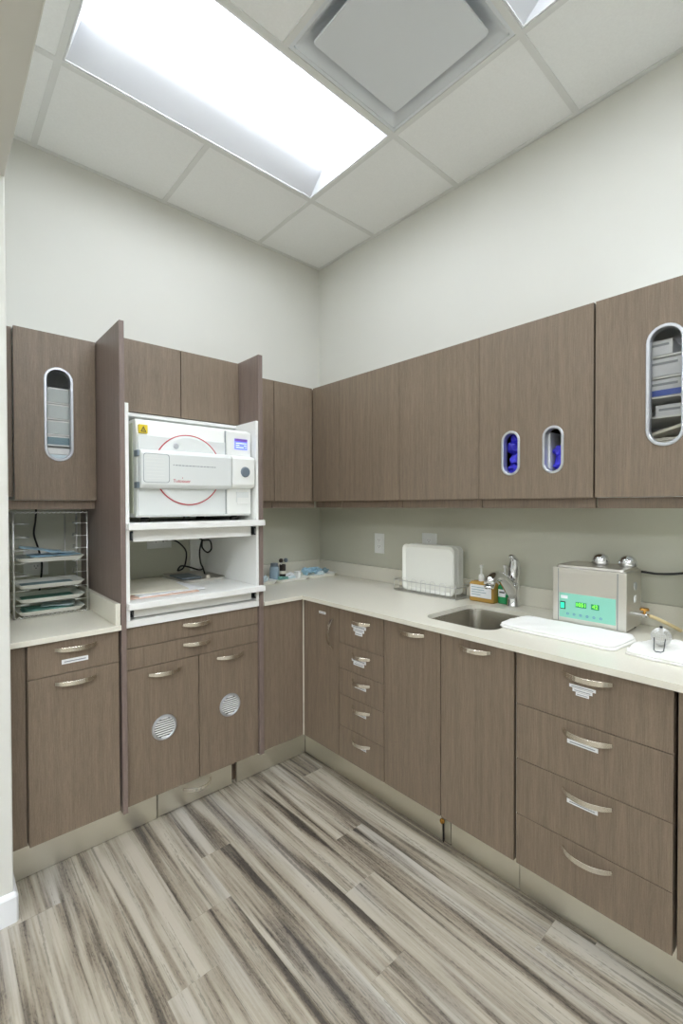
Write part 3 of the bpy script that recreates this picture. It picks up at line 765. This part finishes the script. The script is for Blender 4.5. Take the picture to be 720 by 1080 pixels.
for z in (1.478, 1.610):
    MB(Lf).box(1.470, 1.480, YF-.01, YF+.03, z-.013, z+.013).build('hinge', M['dial'], t, bevel=.002)
MB(Lf).lathe([(0, .004), (.01, .004), (.012, 0)], (1.4766, .48, 1.70), 16, 0).build('side_port', M['dial'], t)

AUTO = t
# ------------------------------------------------------------------ things in the niche
def sheet(F, u0, u1, d0, d1, z, th, ang, name, m, label, cat, group):
    c = ((u0+u1)/2, (d0+d1)/2); q = []
    for p in ((u0, d0), (u1, d0), (u1, d1), (u0, d1)):
        x, y = p[0]-c[0], p[1]-c[1]; q.append((c[0]+x*math.cos(ang)-y*math.sin(ang), c[1]+x*math.sin(ang)+y*math.cos(ang)))
    return tag(MB(F).loft([[(*p, z) for p in q], [(*p, z+th) for p in q]]).build(name, m, None, bevel=.0005), label, cat, group)
G = 'papers on the lower pull-out shelf'
sheet(Lf, 1.19, 1.49, .10, .33, 1.001, .008, .05, 'paper_stack', M['papercream'], 'cream paper stack at the back of the lower niche shelf', 'paper', G)
sheet(Lf, 1.20, 1.50, .36, .60, 1.001, .004, -.03, 'paper_sheet', M['paperpink'], 'pinkish sheet lowest under the papers at the front of the niche', 'paper', G)
sheet(Lf, 1.17, 1.47, .34, .585, 1.0055, .004, .06, 'paper_sheet', M['paper'], 'pale grey sheet on the pinkish one in the niche', 'paper', G)
sheet(Lf, 1.22, 1.50, .27, .55, 1.010, .004, -.10, 'paper_sheet', M['papercream'], 'cream sheet topmost of the papers in the niche', 'paper', G)
t = thing('metal_tray', 'shiny grey metal tray on the lower niche shelf', 'tray', Lf(1.05, .2, 1.001))
mb = MB(Lf); tray_mb(mb, 1.052, .20, 1.001, .115, .16, .012, .03, .01, .003); mb.build('pan', M['steel'], t, smooth=False)
tag(MB(Lf).box(1.03, 1.14, .09, .26, 1.0052, 1.013).build('grey_cloth', M['dial'], None, bevel=.003), 'dark grey flat pouch lying in the metal tray', 'pouch')
tag(MB(Lf).lathe([(0, 0), (.012, 0), (.012, .012), (.006, .016), (0, .016)], (1.01, .29, 1.006), 14).build('small_jar', M['papercream'], None), 'tiny cream pot lying in the metal tray', 'pot')
def curve_pts(P, n=6):
    P = [Vector(p) for p in P]; out = []
    for i in range(len(P)-1):
        p0, p1, p2, p3 = P[max(i-1, 0)], P[i], P[i+1], P[min(i+2, len(P)-1)]
        for k in range(n):
            t_ = k/n; out.append(tuple(.5*((2*p1)+(p2-p0)*t_+(2*p0-5*p1+4*p2-p3)*t_*t_+(3*p1-p0-3*p2+p3)*t_**3)))
    out.append(tuple(P[-1])); return out
cb = MB(Lf).tube(curve_pts([(1.125, .035, 1.208), (1.08, .06, 1.19), (1.045, .09, 1.14), (1.05, .10, 1.08), (1.07, .11, 1.045), (1.10, .11, 1.035), (1.085, .12, 1.06), (1.04, .13, 1.05), (.985, .13, 1.03), (.955, .12, 1.035)]), .0045, 8).build('power_cord', M['black'], AUTO, smooth=True)
MB(Lf).box(1.125, 1.155, .012, .045, 1.197, 1.223).build('plug', M['black'], cb, bevel=.004)
MB(Lf).tube(curve_pts([(1.03, .045, 1.36), (1.03, .04, 1.29), (1.0, .10, 1.235), (.975, .15, 1.20), (.935, .16, 1.195), (.93, .17, 1.15), (.955, .17, 1.13), (.985, .17, 1.16), (.985, .17, 1.2), (1.0, .17, 1.14), (1.0, .18, 1.08), (.99, .19, 1.045), (.995, .22, 1.02)]), .0045, 8).build('power_cord', M['black'], AUTO, smooth=True)

# ------------------------------------------------------------------ outlets
def outlet(F, u, z, w, h, label, duplex=True, hor=False, d=.0):
    t = thing('power_outlet', label, 'outlet', F(u, .001, z))
    MB(F).box(u-w/2, u+w/2, .001, .007, z-h/2, z+h/2).build('cover_plate', M['socket'], t, bevel=.0015)
    n = 2 if duplex else 1
    for k in range(n):
        for j in range(2 if w > .1 and h > .1 else 1):
            off = (k-.5)*.04 if duplex else 0
            o2 = 0 if not (w > .1 and h > .1) else (j-.5)*.048
            cu_, cz__ = (u+off, z+o2) if hor else (u+o2, z+off)
            MB(F).loft([[(p[0], dd, p[1]) for p in rrect(cu_, cz__, .016, .014, .008)] for dd in (.007, .0085)]).build('receptacle', M['white'], t)
            sl = MB(F)
            sl.box(cu_-.008, cu_-.006, .0085, .009, cz__-.001, cz__+.008); sl.box(cu_+.006, cu_+.008, .0085, .009, cz__-.001, cz__+.008)
            sl.lathe([(0, 0), (.0025, 0), (.0025, .0005), (0, .0005)], (cu_, .0085, cz__-.007), 8, 1)
            sl.build('slots', M['ink'], t)
    return t
outlet(Rt, .597, 1.152, .08, .125, 'white outlet on the wall near the corner, clear of other things')
outlet(Rt, .985, 1.17, .10, .125, 'white outlet on the wall behind the drying trays')
outlet(Lf, 1.742, 1.125, .1, .125, 'white outlet behind the tray rack')
outlet(Lf, 1.16, 1.197, .135, .085, 'wide white outlet at the back of the niche', True, True)

# ------------------------------------------------------------------ tray rack and its trays
RU0, RU1, RD0, RD1 = 1.582, 1.858, .06, .262
t = thing('tray_rack', 'chromed wire rack holding four instrument trays on the left worktop', 'rack', Lf(1.72, .16, .9155))
mb = MB(Lf)
for u in (RU0, RU1):
    for d_ in (RD0, RD1): mb.tube([(u, d_, .917), (u, d_, 1.366)], .0038, 8)
    mb.tube([(u, RD0, .921), (u, RD1, .921)], .0025, 6); mb.tube([(u, RD0, 1.362), (u, RD1, 1.362)], .0025, 6)
mb.tube([(RU0+.05, RD0, .92), (RU0+.05, RD0, 1.362)], .0022, 6)
mb.build('frame', M['wire'], t, smooth=True)
for z in (1.364, .921):
    w1 = MB(Lf)
    for d_, zz in ((RD1, z), (RD0, z)):
        w1.tube([(RU0+(RU1-RU0)*k/64, d_+.003*math.sin(k*1.57), zz+.004*math.cos(k*1.57)) for k in range(65)], .0018, 6)
    w1.build('wavy_wire', M['wire'], t, smooth=True)
for z in (1.315, 1.259, 1.204, 1.148, 1.096, 1.034, .974):
    for u, sg in ((RU0, 1), (RU1, -1)):
        MB(Lf).tube([(u, RD1, z), (u+sg*.052, RD1, z), (u+sg*.056, RD1-.008, z), (u+sg*.02, RD0+.02, z), (u, RD0, z)], .002, 6).build('tray_support', M['wire'], t, smooth=True)
def inst_tray(z, label, liner, tilt=0):
    t = thing('instrument_tray', label, 'tray', Lf(1.72, .165, z), 'instrument trays in the wire rack')
    mb = MB(Lf); tray_mb(mb, 1.72, .168, z, .126, .104, .018, .018, .016, .003); mb.build('tray_pan', M['offwhite'], t)
    if liner:
        mb = MB(Lf); mb.loft([[(x, y, z+h) for x, y in rrect(1.72, .168, .100, .078, .012)] for h in (.0035, .005)]); mb.build('paper_liner', M[liner], t)
    return t
TZ = [1.151, 1.038, .978, .9245]
inst_tray(TZ[0], 'topmost tray in the wire rack with blue pouches heaped on it', 'blueliner')
inst_tray(TZ[1], 'second tray from the top of the wire rack with an empty blue liner', 'blueliner')
inst_tray(TZ[2], 'third tray from the top of the wire rack with a green liner', 'teal')
inst_tray(TZ[3], 'bottom tray in the wire rack with green pouches in it', 'teal')
def pouch(F, c, l, w, ang, rise, name, m, label, group, seed, cat='pouch', amp=.004):
    rr = random.Random(seed); nu, nv = 9, 6; top = []; ph = [rr.uniform(0, 6) for _ in range(4)]
    for i in range(nu):
        for j in range(nv):
            x = (i/(nu-1)-.5)*l; y = (j/(nv-1)-.5)*w
            z = rise*(i/(nu-1)) + amp*(1+math.sin(x*70+ph[0])*math.cos(y*90+ph[1]))*.5 + amp*.5*(1+math.sin(x*160+y*120+ph[2]))*.5
            top.append((c[0]+x*math.cos(ang)-y*math.sin(ang), c[1]+x*math.sin(ang)+y*math.cos(ang), c[2]+z))
    n = nu*nv; bot = [(p[0], p[1], p[2]) for p in top]; th = .0015
    pts = bot+[(p[0], p[1], p[2]+th) for p in top]; fs = []
    for i in range(nu-1):
        for j in range(nv-1):
            a = i*nv+j; fs.append((a, a+1, a+nv+1, a+nv)); fs.append((n+a, n+a+nv, n+a+nv+1, n+a+1))
    ed = [i*nv for i in range(nu)]+[(nu-1)*nv+j for j in range(1, nv)]+[i*nv+nv-1 for i in range(nu-2, -1, -1)]+[j for j in range(nv-2, 0, -1)]
    for k in range(len(ed)): a, b = ed[k], ed[(k+1) % len(ed)]; fs.append((a, b, n+b, n+a))
    return tag(MB(F).add(pts, fs).build(name, m, None, smooth=True), label, cat, group)
G = 'pouches on the topmost rack tray'
pouch(Lf, (1.70, .165, TZ[0]+.0185), .19, .15, .06, .0, 'instrument_pouch', M['pouch'], 'lowest blue pouch on the topmost rack tray', G, 1)
pouch(Lf, (1.74, .165, TZ[0]+.0255), .175, .13, -.12, .034, 'instrument_pouch', M['pouch'], 'blue pouch leaning up to the left on the topmost rack tray', G, 2)
pouch(Lf, (1.675, .20, TZ[0]+.030), .10, .06, .1, .001, 'instrument_pouch', M['pouchpale'], 'pale pouch uppermost on the topmost rack tray', G, 3)
G = 'pouches on the bottom rack tray'
pouch(Lf, (1.73, .165, TZ[3]+.0075), .17, .12, .05, .004, 'instrument_pouch', M['teal'], 'green pouch lying flat in the bottom rack tray', G, 4)
pouch(Lf, (1.68, .165, TZ[3]+.016), .13, .10, -.25, .003, 'instrument_pouch', M['pouchpale'], 'crumpled pale pouch at the right in the bottom rack tray', G, 5)
tag(MB(Lf).tube(curve_pts([(1.74, .02, 1.40), (1.745, .03, 1.33), (1.752, .03, 1.26), (1.735, .03, 1.19), (1.722, .03, 1.12), (1.728, .028, 1.03), (1.735, .03, .98)]), .0042, 8).build('extension_cord', M['black'], None, smooth=True), 'black cord hanging behind the tray rack', 'cord')

# ------------------------------------------------------------------ trays in the corner
def corner_tray(u, d_, label):
    t = thing('instrument_tray', label, 'tray', Lf(u, d_, .9155), 'instrument trays on the corner worktop')
    mb = MB(Lf); tray_mb(mb, u, d_, .9155, .122, .092, .017, .03, .01, .004); mb.build('tray_pan', M['offwhite'], t); return t
corner_tray(.16, .15, 'white tray nearest the corner with blue wrap in it')
corner_tray(.405, .155, 'middle white tray holding the upright cups in the corner')
corner_tray(.655, .16, 'white tray partly behind the sterilizer cabinet panel')
ZC = .9205
G = 'blue wraps in the corner tray'
for k, (u, d_, r, m, lb) in enumerate(((.225, .13, .032, 'pouch', 'crumpled blue wrap at the left of the corner tray'), (.14, .12, .032, 'pouch', 'crumpled blue wrap in the middle of the corner tray'), (.078, .14, .024, 'blueliner', 'grey blue wrap at the right of the corner tray'), (.165, .205, .02, 'pouchpale', 'pale wrap at the front of the corner tray'))):
    lump(Lf, (u, d_, ZC), r, 70+k, 'crumpled_wrap', M[m], None, (1.25, 1, .62), 3, .55, lb, 'wrap', G)
G = 'small items in the middle corner tray'
lump(Lf, (.46, .20, ZC), .026, 81, 'crumpled_wrap', M['teal'], None, (1.5, .8, .45), 3, .5, 'teal wrap at the front left of the middle corner tray', 'wrap', G)
lump(Lf, (.40, .205, ZC), .02, 82, 'crumpled_wrap', M['pouchpale'], None, (1.4, .8, .6), 3, .5, 'pale wrap at the front of the middle corner tray', 'wrap', G)
lump(Lf, (.35, .12, ZC), .022, 83, 'crumpled_wrap', M['paper'], None, (1.4, .8, .7), 3, .5, 'white tissue behind the small white cup', 'tissue', G)
t = thing('bottle', 'translucent pale blue bottle in the middle corner tray', 'bottle', Lf(.475, .12, ZC))
MB(Lf).lathe([(0, 0), (.03, 0), (.032, .004), (.030, .07), (.026, .082), (.026, .083), (0, .083)], (.475, .12, ZC), 20).build('body', M['clearblue'], t, smooth=False)
MB(Lf).lathe([(.024, 0), (.024, .02), (0, .02)], (.475, .12, ZC+.083), 16).build('cap', M['dial'], t)
t = thing('cup', 'dark upright cup holding two brushes in the middle corner tray', 'cup', Lf(.415, .125, ZC))
MB(Lf).lathe([(0, 0), (.020, 0), (.021, .09), (.018, .09), (.017, .004), (0, .004)], (.415, .125, ZC), 18).build('body', M['darkcup'], t)
MB(Lf).lathe([(.0215, .03), (.0216, .05), (.021, .05)], (.415, .125, ZC), 18).build('band', M['papercream'], t)
for k, (du, tp) in enumerate(((-.026, 'right-leaning brush standing in the dark cup'), (.012, 'left-leaning brush standing in the dark cup'))):
    b = thing('brush', tp, 'brush', Lf(.415, .125, ZC+.01), 'brushes in the dark cup')
    MB(Lf).tube([(.415+du*.2, .125, ZC+.008), (.415+du, .125, ZC+.108)], .0035, 8).build('stem', M['wire'], b)
    MB(Lf).lathe([(.006, 0), (.014, .005), (.014, .018), (.008, .026), (0, .027)], (.415+du, .125, ZC+.103), 14).build('head', M['darkcup'] if k else M['dial'], b)
tag(MB(Lf).lathe([(0, 0), (.019, 0), (.024, .042), (.0225, .042), (.018, .003), (0, .003)], (.325, .165, ZC), 20).build('small_cup', M['white'], None, smooth=False), 'small white cup at the right of the middle corner tray', 'cup')
lump(Lf, (.61, .13, ZC), .03, 84, 'crumpled_wrap', M['pouch'], None, (1, 1, .8), 3, .5, 'blue wrap in the tray beside the cabinet panel', 'wrap')
lump(Lf, (.60, .20, ZC), .022, 86, 'crumpled_wrap', M['pouchpale'], None, (1, .8, .8), 3, .5, 'pale wrap at the front of the tray beside the cabinet panel', 'wrap')

# ------------------------------------------------------------------ drying rack with standing trays
t = thing('drying_rack', 'low chromed wire rack holding three white trays upright', 'rack', Rt(1.07, .1, .9155))
U0, U1, D0, D1 = .862, 1.275, .03, .17
mb = MB(Rt)
for z, ex in ((.918, 0), (.975, 0)):
    mb.tube([(x, y, z) for x, y in rrect((U0+U1)/2, (D0+D1)/2, (U1-U0)/2, (D1-D0)/2, .015)], .0024, 6, closed=True)
mb.build('frame', M['wire'], t, smooth=True)
mb = MB(Rt)
for k in range(7):
    u = U0+.02+k*(U1-U0-.04)/6
    for d_ in (D0, D1): mb.tube([(u-.014, d_, .919), (u-.014, d_, .985), (u-.006, d_, .992), (u+.010, d_, .992), (u+.018, d_, .985), (u+.018, d_, .919)], .0015, 6)
mb.build('wire_loops', M['wire'], t, smooth=True)
mb = MB(Rt)
for k in range(9):
    d_ = D0+.012+k*(D1-D0-.024)/8; mb.tube([(U0, d_, .918), (U1, d_, .918)], .0012, 5)
mb.build('base_wires', M['wire'], t)
for k, (dd, lb) in enumerate(((.140, 'front white tray standing in the drying rack'), (.100, 'middle white tray standing in the drying rack'), (.060, 'rear white tray standing in the drying rack next to the wall'))):
    mb = MB(Rt); cu_, cz2 = 1.073, .922+.128; hu_, hz_ = .171, .127
    L = []
    for d_, o_ in ((dd-.014, -.012), (dd-.001, 0), (dd+.001, 0), (dd-.001, -.004), (dd-.011, -.016)): L.append([(x, d_, z) for x, z in rrect(cu_, cz2, hu_+o_, hz_+o_, .03, 6)])
    mb.loft(L); tag(mb.build('serving_tray', M['offwhite'], None, bevel=.001), lb, 'tray', 'white trays in the drying rack')

# ------------------------------------------------------------------ soap
def pump(F, u, d_, z, parent, tall=.085):
    MB(F).lathe([(.013, 0), (.014, .018), (.012, .03), (.006, .034), (.0045, .036), (.0045, tall-.018), (0, tall-.018)], (u, d_, z), 16).build('pump_collar', M['white'], parent, smooth=False)
    mb = MB(F); mb.lathe([(.008, 0), (.009, .012), (0, .014)], (u, d_, z+tall-.018), 14); mb.tube([(u, d_, z+tall-.009), (u+.012, d_+.022, z+tall-.009), (u+.014, d_+.026, z+tall-.016)], [.005, .004, .003], 8)
    mb.build('pump_head', M['white'], parent)
t = thing('soap_jug', 'flat amber soap jug with white label left of the faucet', 'soap bottle', Rt(1.378, .085, .9155))
mb = MB(Rt); mb.loft([[(x, y, z) for x, y in rrect(1.376, .08, .068+o_, .030+o_, .014)] for z, o_ in ((.9157, -.003), (.919, 0), (1.003, 0), (1.012, -.006), (1.015, -.02))])
mb.build('body', M['amber'], t, smooth=False)
MB(Rt).box(1.318, 1.434, .1102, .1110, .937, .999).build('label', M['paper'], t)
mb = MB(Rt)
for k in range(4): mb.box(1.326, 1.326+(.09, .07, .08, .05)[k], .1110, .1113, .985-k*.012, .988-k*.012)
mb.build('printed_line', M['blueliner'], t)
pump(Rt, 1.362, .08, 1.014, t)
t = thing('soap_bottle', 'green soap bottle with pump just behind the faucet', 'soap bottle', Rt(1.455, .06, .9155))
mb = MB(Rt); mb.loft([[(x, y, z) for x, y in rrect(1.47, .055, .026+o_, .021+o_, .012)] for z, o_ in ((.9157, -.003), (.919, 0), (.995, 0), (1.012, -.008), (1.02, -.012))])
mb.build('body', M['green'], t)
MB(Rt).box(1.452, 1.488, .0762, .077, .95, .985).build('label', M['paper'], t)
MB(Rt).box(1.456, 1.484, .077, .0773, .968, .975).build('printed_line', M['ink'], t)
pump(Rt, 1.474, .055, 1.02, t)

# ------------------------------------------------------------------ ultrasonic cleaner
UX0, UX1, DX0, DX1, ZZ0, ZZ1 = 1.79, 2.05, .075, .25, .928, 1.142
t = thing('ultrasonic_cleaner', 'steel box-shaped cleaner with mint green control panel and digital display', 'ultrasonic cleaner', Rt(1.92, .16, .9155))
MB(Rt).box(UX0, UX1, DX0, DX1-.004, ZZ0, ZZ1).build('body', M['steel'], t, bevel=.005)
fp = MB(Rt).box(UX0-.002, UX1+.002, DX1-.0035, DX1+.003, ZZ0-.002, ZZ1+.001).build('front_frame', M['steel'], t, bevel=.003)
MB(Rt).box(UX0+.024, UX1-.03, DX1+.0031, DX1+.0045, ZZ0+.012, ZZ1-.014).build('front_plate', M['steel'], t, bevel=.001)
for q_ in (UX0+.021, UX1-.027): MB(Rt).box(q_-.0012, q_+.0012, DX1+.0031, DX1+.0036, ZZ0+.004, ZZ1-.004).build('frame_seam', M['dial'], fp)
cp = MB(Rt).box(UX0+.026, UX1-.032, DX1+.0046, DX1+.0054, ZZ0+.02, ZZ0+.116).build('control_panel', M['mint'], t)
dz = DX1+.0055
MB(Rt).box(UX0+.032, UX0+.058, dz, dz+.0005, ZZ0+.094, ZZ0+.106).build('logo_plate', M['paper'], cp)
sw = MB(Rt).box(UX0+.030, UX0+.050, dz, dz+.003, ZZ0+.052, ZZ0+.082).build('power_switch', M['ink'], cp, bevel=.001)
MB(Rt).box(UX0+.033, UX0+.047, dz+.003, dz+.005, ZZ0+.056, ZZ0+.078).build('switch_rocker', M['swgreen'], sw, bevel=.001)
for a, b_, s_ in ((.088, .127, '1051'), (.144, .172, '42')):
    w_ = MB(Rt).box(UX0+a, UX0+b_, dz, dz+.0008, ZZ0+.066, ZZ0+.086).build('display_window', M['green'], cp)
    text('display_digits', s_, .02, TR(-(dz+.0012), -(UX0+(a+b_)/2), ZZ0+.076), M['ledgreen'], w_)
mb = MB(Rt)
for k in range(6):
    mb.loft([[(UX0+.058+k*.024+r*math.cos(2*PI*i/14), d_, ZZ0+.036+r*math.sin(2*PI*i/14)) for i in range(14)] for r, d_ in ((.0045, dz), (.0045, dz+.0006), (.003, dz+.0006), (.003, dz))], closed=True)
mb.build('buttons', M['boxblue'], cp)
ld = MB(Rt); ld.loft([[(x, y, z) for x, y in rrect((UX0+UX1)/2+.0, (DX0+DX1)/2, .122+o_, .082+o_, .012)] for z, o_ in ((ZZ1+.0015, 0), (ZZ1+.010, -.002), (ZZ1+.013, -.012), (ZZ1+.010, -.02))])
ld = ld.build('lid', M['steel'], t, bevel=.001)
for k, u in enumerate((1.922, 2.018)):
    kb = MB(Rt).lathe([(.028, 0), (.032, .008), (.031, .020), (.025, .034), (.014, .042), (0, .044)], (u, .125, ZZ1+.011), 22).build('lid_knob', M['chrome'], ld, smooth=True)
for u in (UX0+.02, UX1-.02):
    for d_ in (DX0+.02, DX1-.02): MB(Rt).lathe([(.008, 0), (.009, .0115)], (u, d_, .9158), 12).build('foot', M['black'], t)
MB(Rt).lathe([(0, .0), (.016, 0), (.016, .002), (0, .002)], (UX1+.0005, .15, 1.085), 16, 0).build('side_label', M['alum'], t)
MB(Rt).box(UX1+.0003, UX1+.001, .135, .165, 1.025, 1.05).build('side_label', M['paper'], t)
vv = MB(Rt); vv.lathe([(.007, 0), (.007, .03), (.010, .031), (.010, .042), (.006, .043), (.006, .05)], (UX1+.0005, .17, .985), 14, 0)
vv = vv.build('drain_valve', M['chrome'], t)
MB(Rt).lathe([(.005, 0), (.005, .008), (.016, .010), (.014, .018), (0, .019)], (UX1+.036, .17, .993), 16).build('valve_knob', M['brass'], vv)
(MB(Rt).tube(curve_pts([(UX1+.052, .17, .985), (UX1+.07, .16, .978), (UX1+.09, .145, .966), (UX1+.115, .125, .95), (UX1+.135, .11, .936)]), .0065, 12).build('drain_hose', M['hose'], vv, smooth=True))
(MB(Rt).tube(curve_pts([(2.03, .073, 1.13), (2.045, .045, 1.128), (2.09, .035, 1.124), (2.14, .03, 1.128), (2.19, .03, 1.138), (2.26, .03, 1.15)]), .0045, 8).build('power_cord', M['black'], t, smooth=True))
t = thing('towel_dispenser', 'white box standing at the right edge of the photo', 'dispenser', Rt(2.33, .1, .9155))
MB(Rt).box(2.205, 2.46, .042, .19, .9158, 1.215).build('housing', M['white'], t, bevel=.008)
MB(Rt).box(2.23, 2.43, .1902, .193, .96, 1.18).build('front_cover', M['white'], t, bevel=.002)

# ------------------------------------------------------------------ towels and strainer
def towel(F, outline, z, th, name, label, seed, layers=2, AMP=1):
    t = thing(name, label, 'towel', F(sum(p[0] for p in outline)/len(outline), sum(p[1] for p in outline)/len(outline), z))
    for l in range(layers):
        rr = random.Random(seed+l); n = 40; cu_ = sum(p[0] for p in outline)/len(outline); cd_ = sum(p[1] for p in outline)/len(outline)
        per = []
        for i in range(len(outline)):
            a, b = outline[i], outline[(i+1) % len(outline)]
            for k in range(10): q = k/10; per.append((a[0]+(b[0]-a[0])*q, a[1]+(b[1]-a[1])*q))
        for _ in range(1): per = [tuple((per[i-1][j]+per[i][j]*2+per[(i+1) % len(per)][j])/4 for j in (0, 1)) for i in range(len(per))]
        sh = 1-.02*l; ph = rr.uniform(0, 6); z0 = z+l*th/layers; z1 = z0+th/layers
        loops = []
        for f_, zz in ((.99, 0), (1, .35), (.995, .75), (.98, .95), (.9, 1), (.75, 1.0), (.6, 1.0), (.45, 1), (.3, 1.0), (.15, 1), (.03, 1.0)):
            L = []
            for i, p in enumerate(per):
                wob = .0025*math.sin(i*.9+ph)+.0015*math.sin(i*2.1+ph*2)
                x = cu_+(p[0]-cu_)*f_*sh; y = cd_+(p[1]-cd_)*f_*sh+wob*f_
                bumpz = AMP*(.0022*math.sin(x*55+ph)*math.sin(y*60+ph)+.0012*math.sin(x*120+y*90)) if zz >= .75 else 0
                L.append((x, y, z0+(z1-z0)*zz+bumpz*(l == layers-1)))
            loops.append(L)
        MB(F).loft(loops).build('fold', M['towel'], t, smooth=True)
    return t
towel(Rt, [(1.668, .452), (1.70, .475), (2.085, .482), (2.10, .31), (2.08, .262), (1.70, .262), (1.665, .33)], .9157, .016, 'folded_towel', 'white folded towel in front of the steel cleaner', 11)
towel(Rt, [(2.115, .482), (2.25, .492), (2.5, .5), (2.5, .22), (2.2, .225), (2.12, .30), (2.105, .38)], .9157, .014, 'crumpled_towel', 'white rumpled towel under the small wire strainer', 17, 2, 2.6)
t = thing('mesh_strainer', 'small wire mesh strainer ball on the rumpled towel', 'strainer', Rt(2.18, .35, .934))
cu_, cd_, cz_ = 2.182, .355, .962
mb = MB(Rt)
for k in range(16):
    a = PI*k/16; mb.tube([(cu_+.028*math.cos(b)*math.cos(a), cd_+.028*math.cos(b)*math.sin(a), cz_+.028*math.sin(b)) for b in [2*PI*i/24 for i in range(24)]], .0008, 4, closed=True)
for k in range(-4, 5):
    z = k*.007; r = math.sqrt(max(.028**2-z*z, 1e-6)); mb.tube([(cu_+r*math.cos(b), cd_+r*math.sin(b), cz_+z) for b in [2*PI*i/24 for i in range(24)]], .0008, 4, closed=True)
mb.build('mesh_ball', M['wire'], t)
mb = MB(Rt)
mb.tube([(cu_-.012, cd_+.028, .962), (cu_+.005, cd_+.10, .942), (cu_+.012, cd_+.112, .940), (cu_+.026, cd_+.108, .940), (cu_+.03, cd_+.098, .942), (cu_+.018, cd_+.026, .962)], .0016, 6)
mb.build('handle', M['darkmetal'], t)
MB(Rt).lathe([(.004, 0), (.005, .006), (0, .008)], (cu_, cd_, cz_+.027), 10).build('knob', M['ink'], t)

# ------------------------------------------------------------------ camera and render look
P = dict(cx=-2.1231, cy=-2.6015, cz=1.39, f=486.86, yaw=41.8967, pitch=-.7885, roll=-.1629)
yw, pt, rl = [math.radians(P[k]) for k in ('yaw', 'pitch', 'roll')]
fw = Vector((math.sin(yw)*math.cos(pt), math.cos(yw)*math.cos(pt), math.sin(pt)))
r = Vector((math.cos(yw), -math.sin(yw), 0)); u = r.cross(fw)
r2 = r*math.cos(rl)+u*math.sin(rl); u2 = -r*math.sin(rl)+u*math.cos(rl)
cam = bpy.data.cameras.new('camera'); co = bpy.data.objects.new('camera', cam); C.objects.link(co)
co.matrix_world = Matrix(((r2.x, u2.x, -fw.x, P['cx']), (r2.y, u2.y, -fw.y, P['cy']), (r2.z, u2.z, -fw.z, P['cz']), (0, 0, 0, 1)))
cam.sensor_fit = 'HORIZONTAL'; cam.sensor_width = 36; cam.lens = P['f']/720*36; cam.clip_start = .02
bpy.context.scene.camera = co
w = bpy.data.worlds.new('world'); bpy.context.scene.world = w; w.use_nodes = True
w.node_tree.nodes['Background'].inputs[0].default_value = (.8, .85, .9, 1); w.node_tree.nodes['Background'].inputs[1].default_value = .3
sc = bpy.context.scene
sc.view_settings.view_transform = 'Standard'; sc.view_settings.look = 'None'; sc.view_settings.gamma = 1; sc.view_settings.use_curve_mapping = False
sc.view_settings.exposure = .72
sc.cycles.max_bounces = 12; sc.cycles.diffuse_bounces = 8; sc.cycles.use_denoising = True
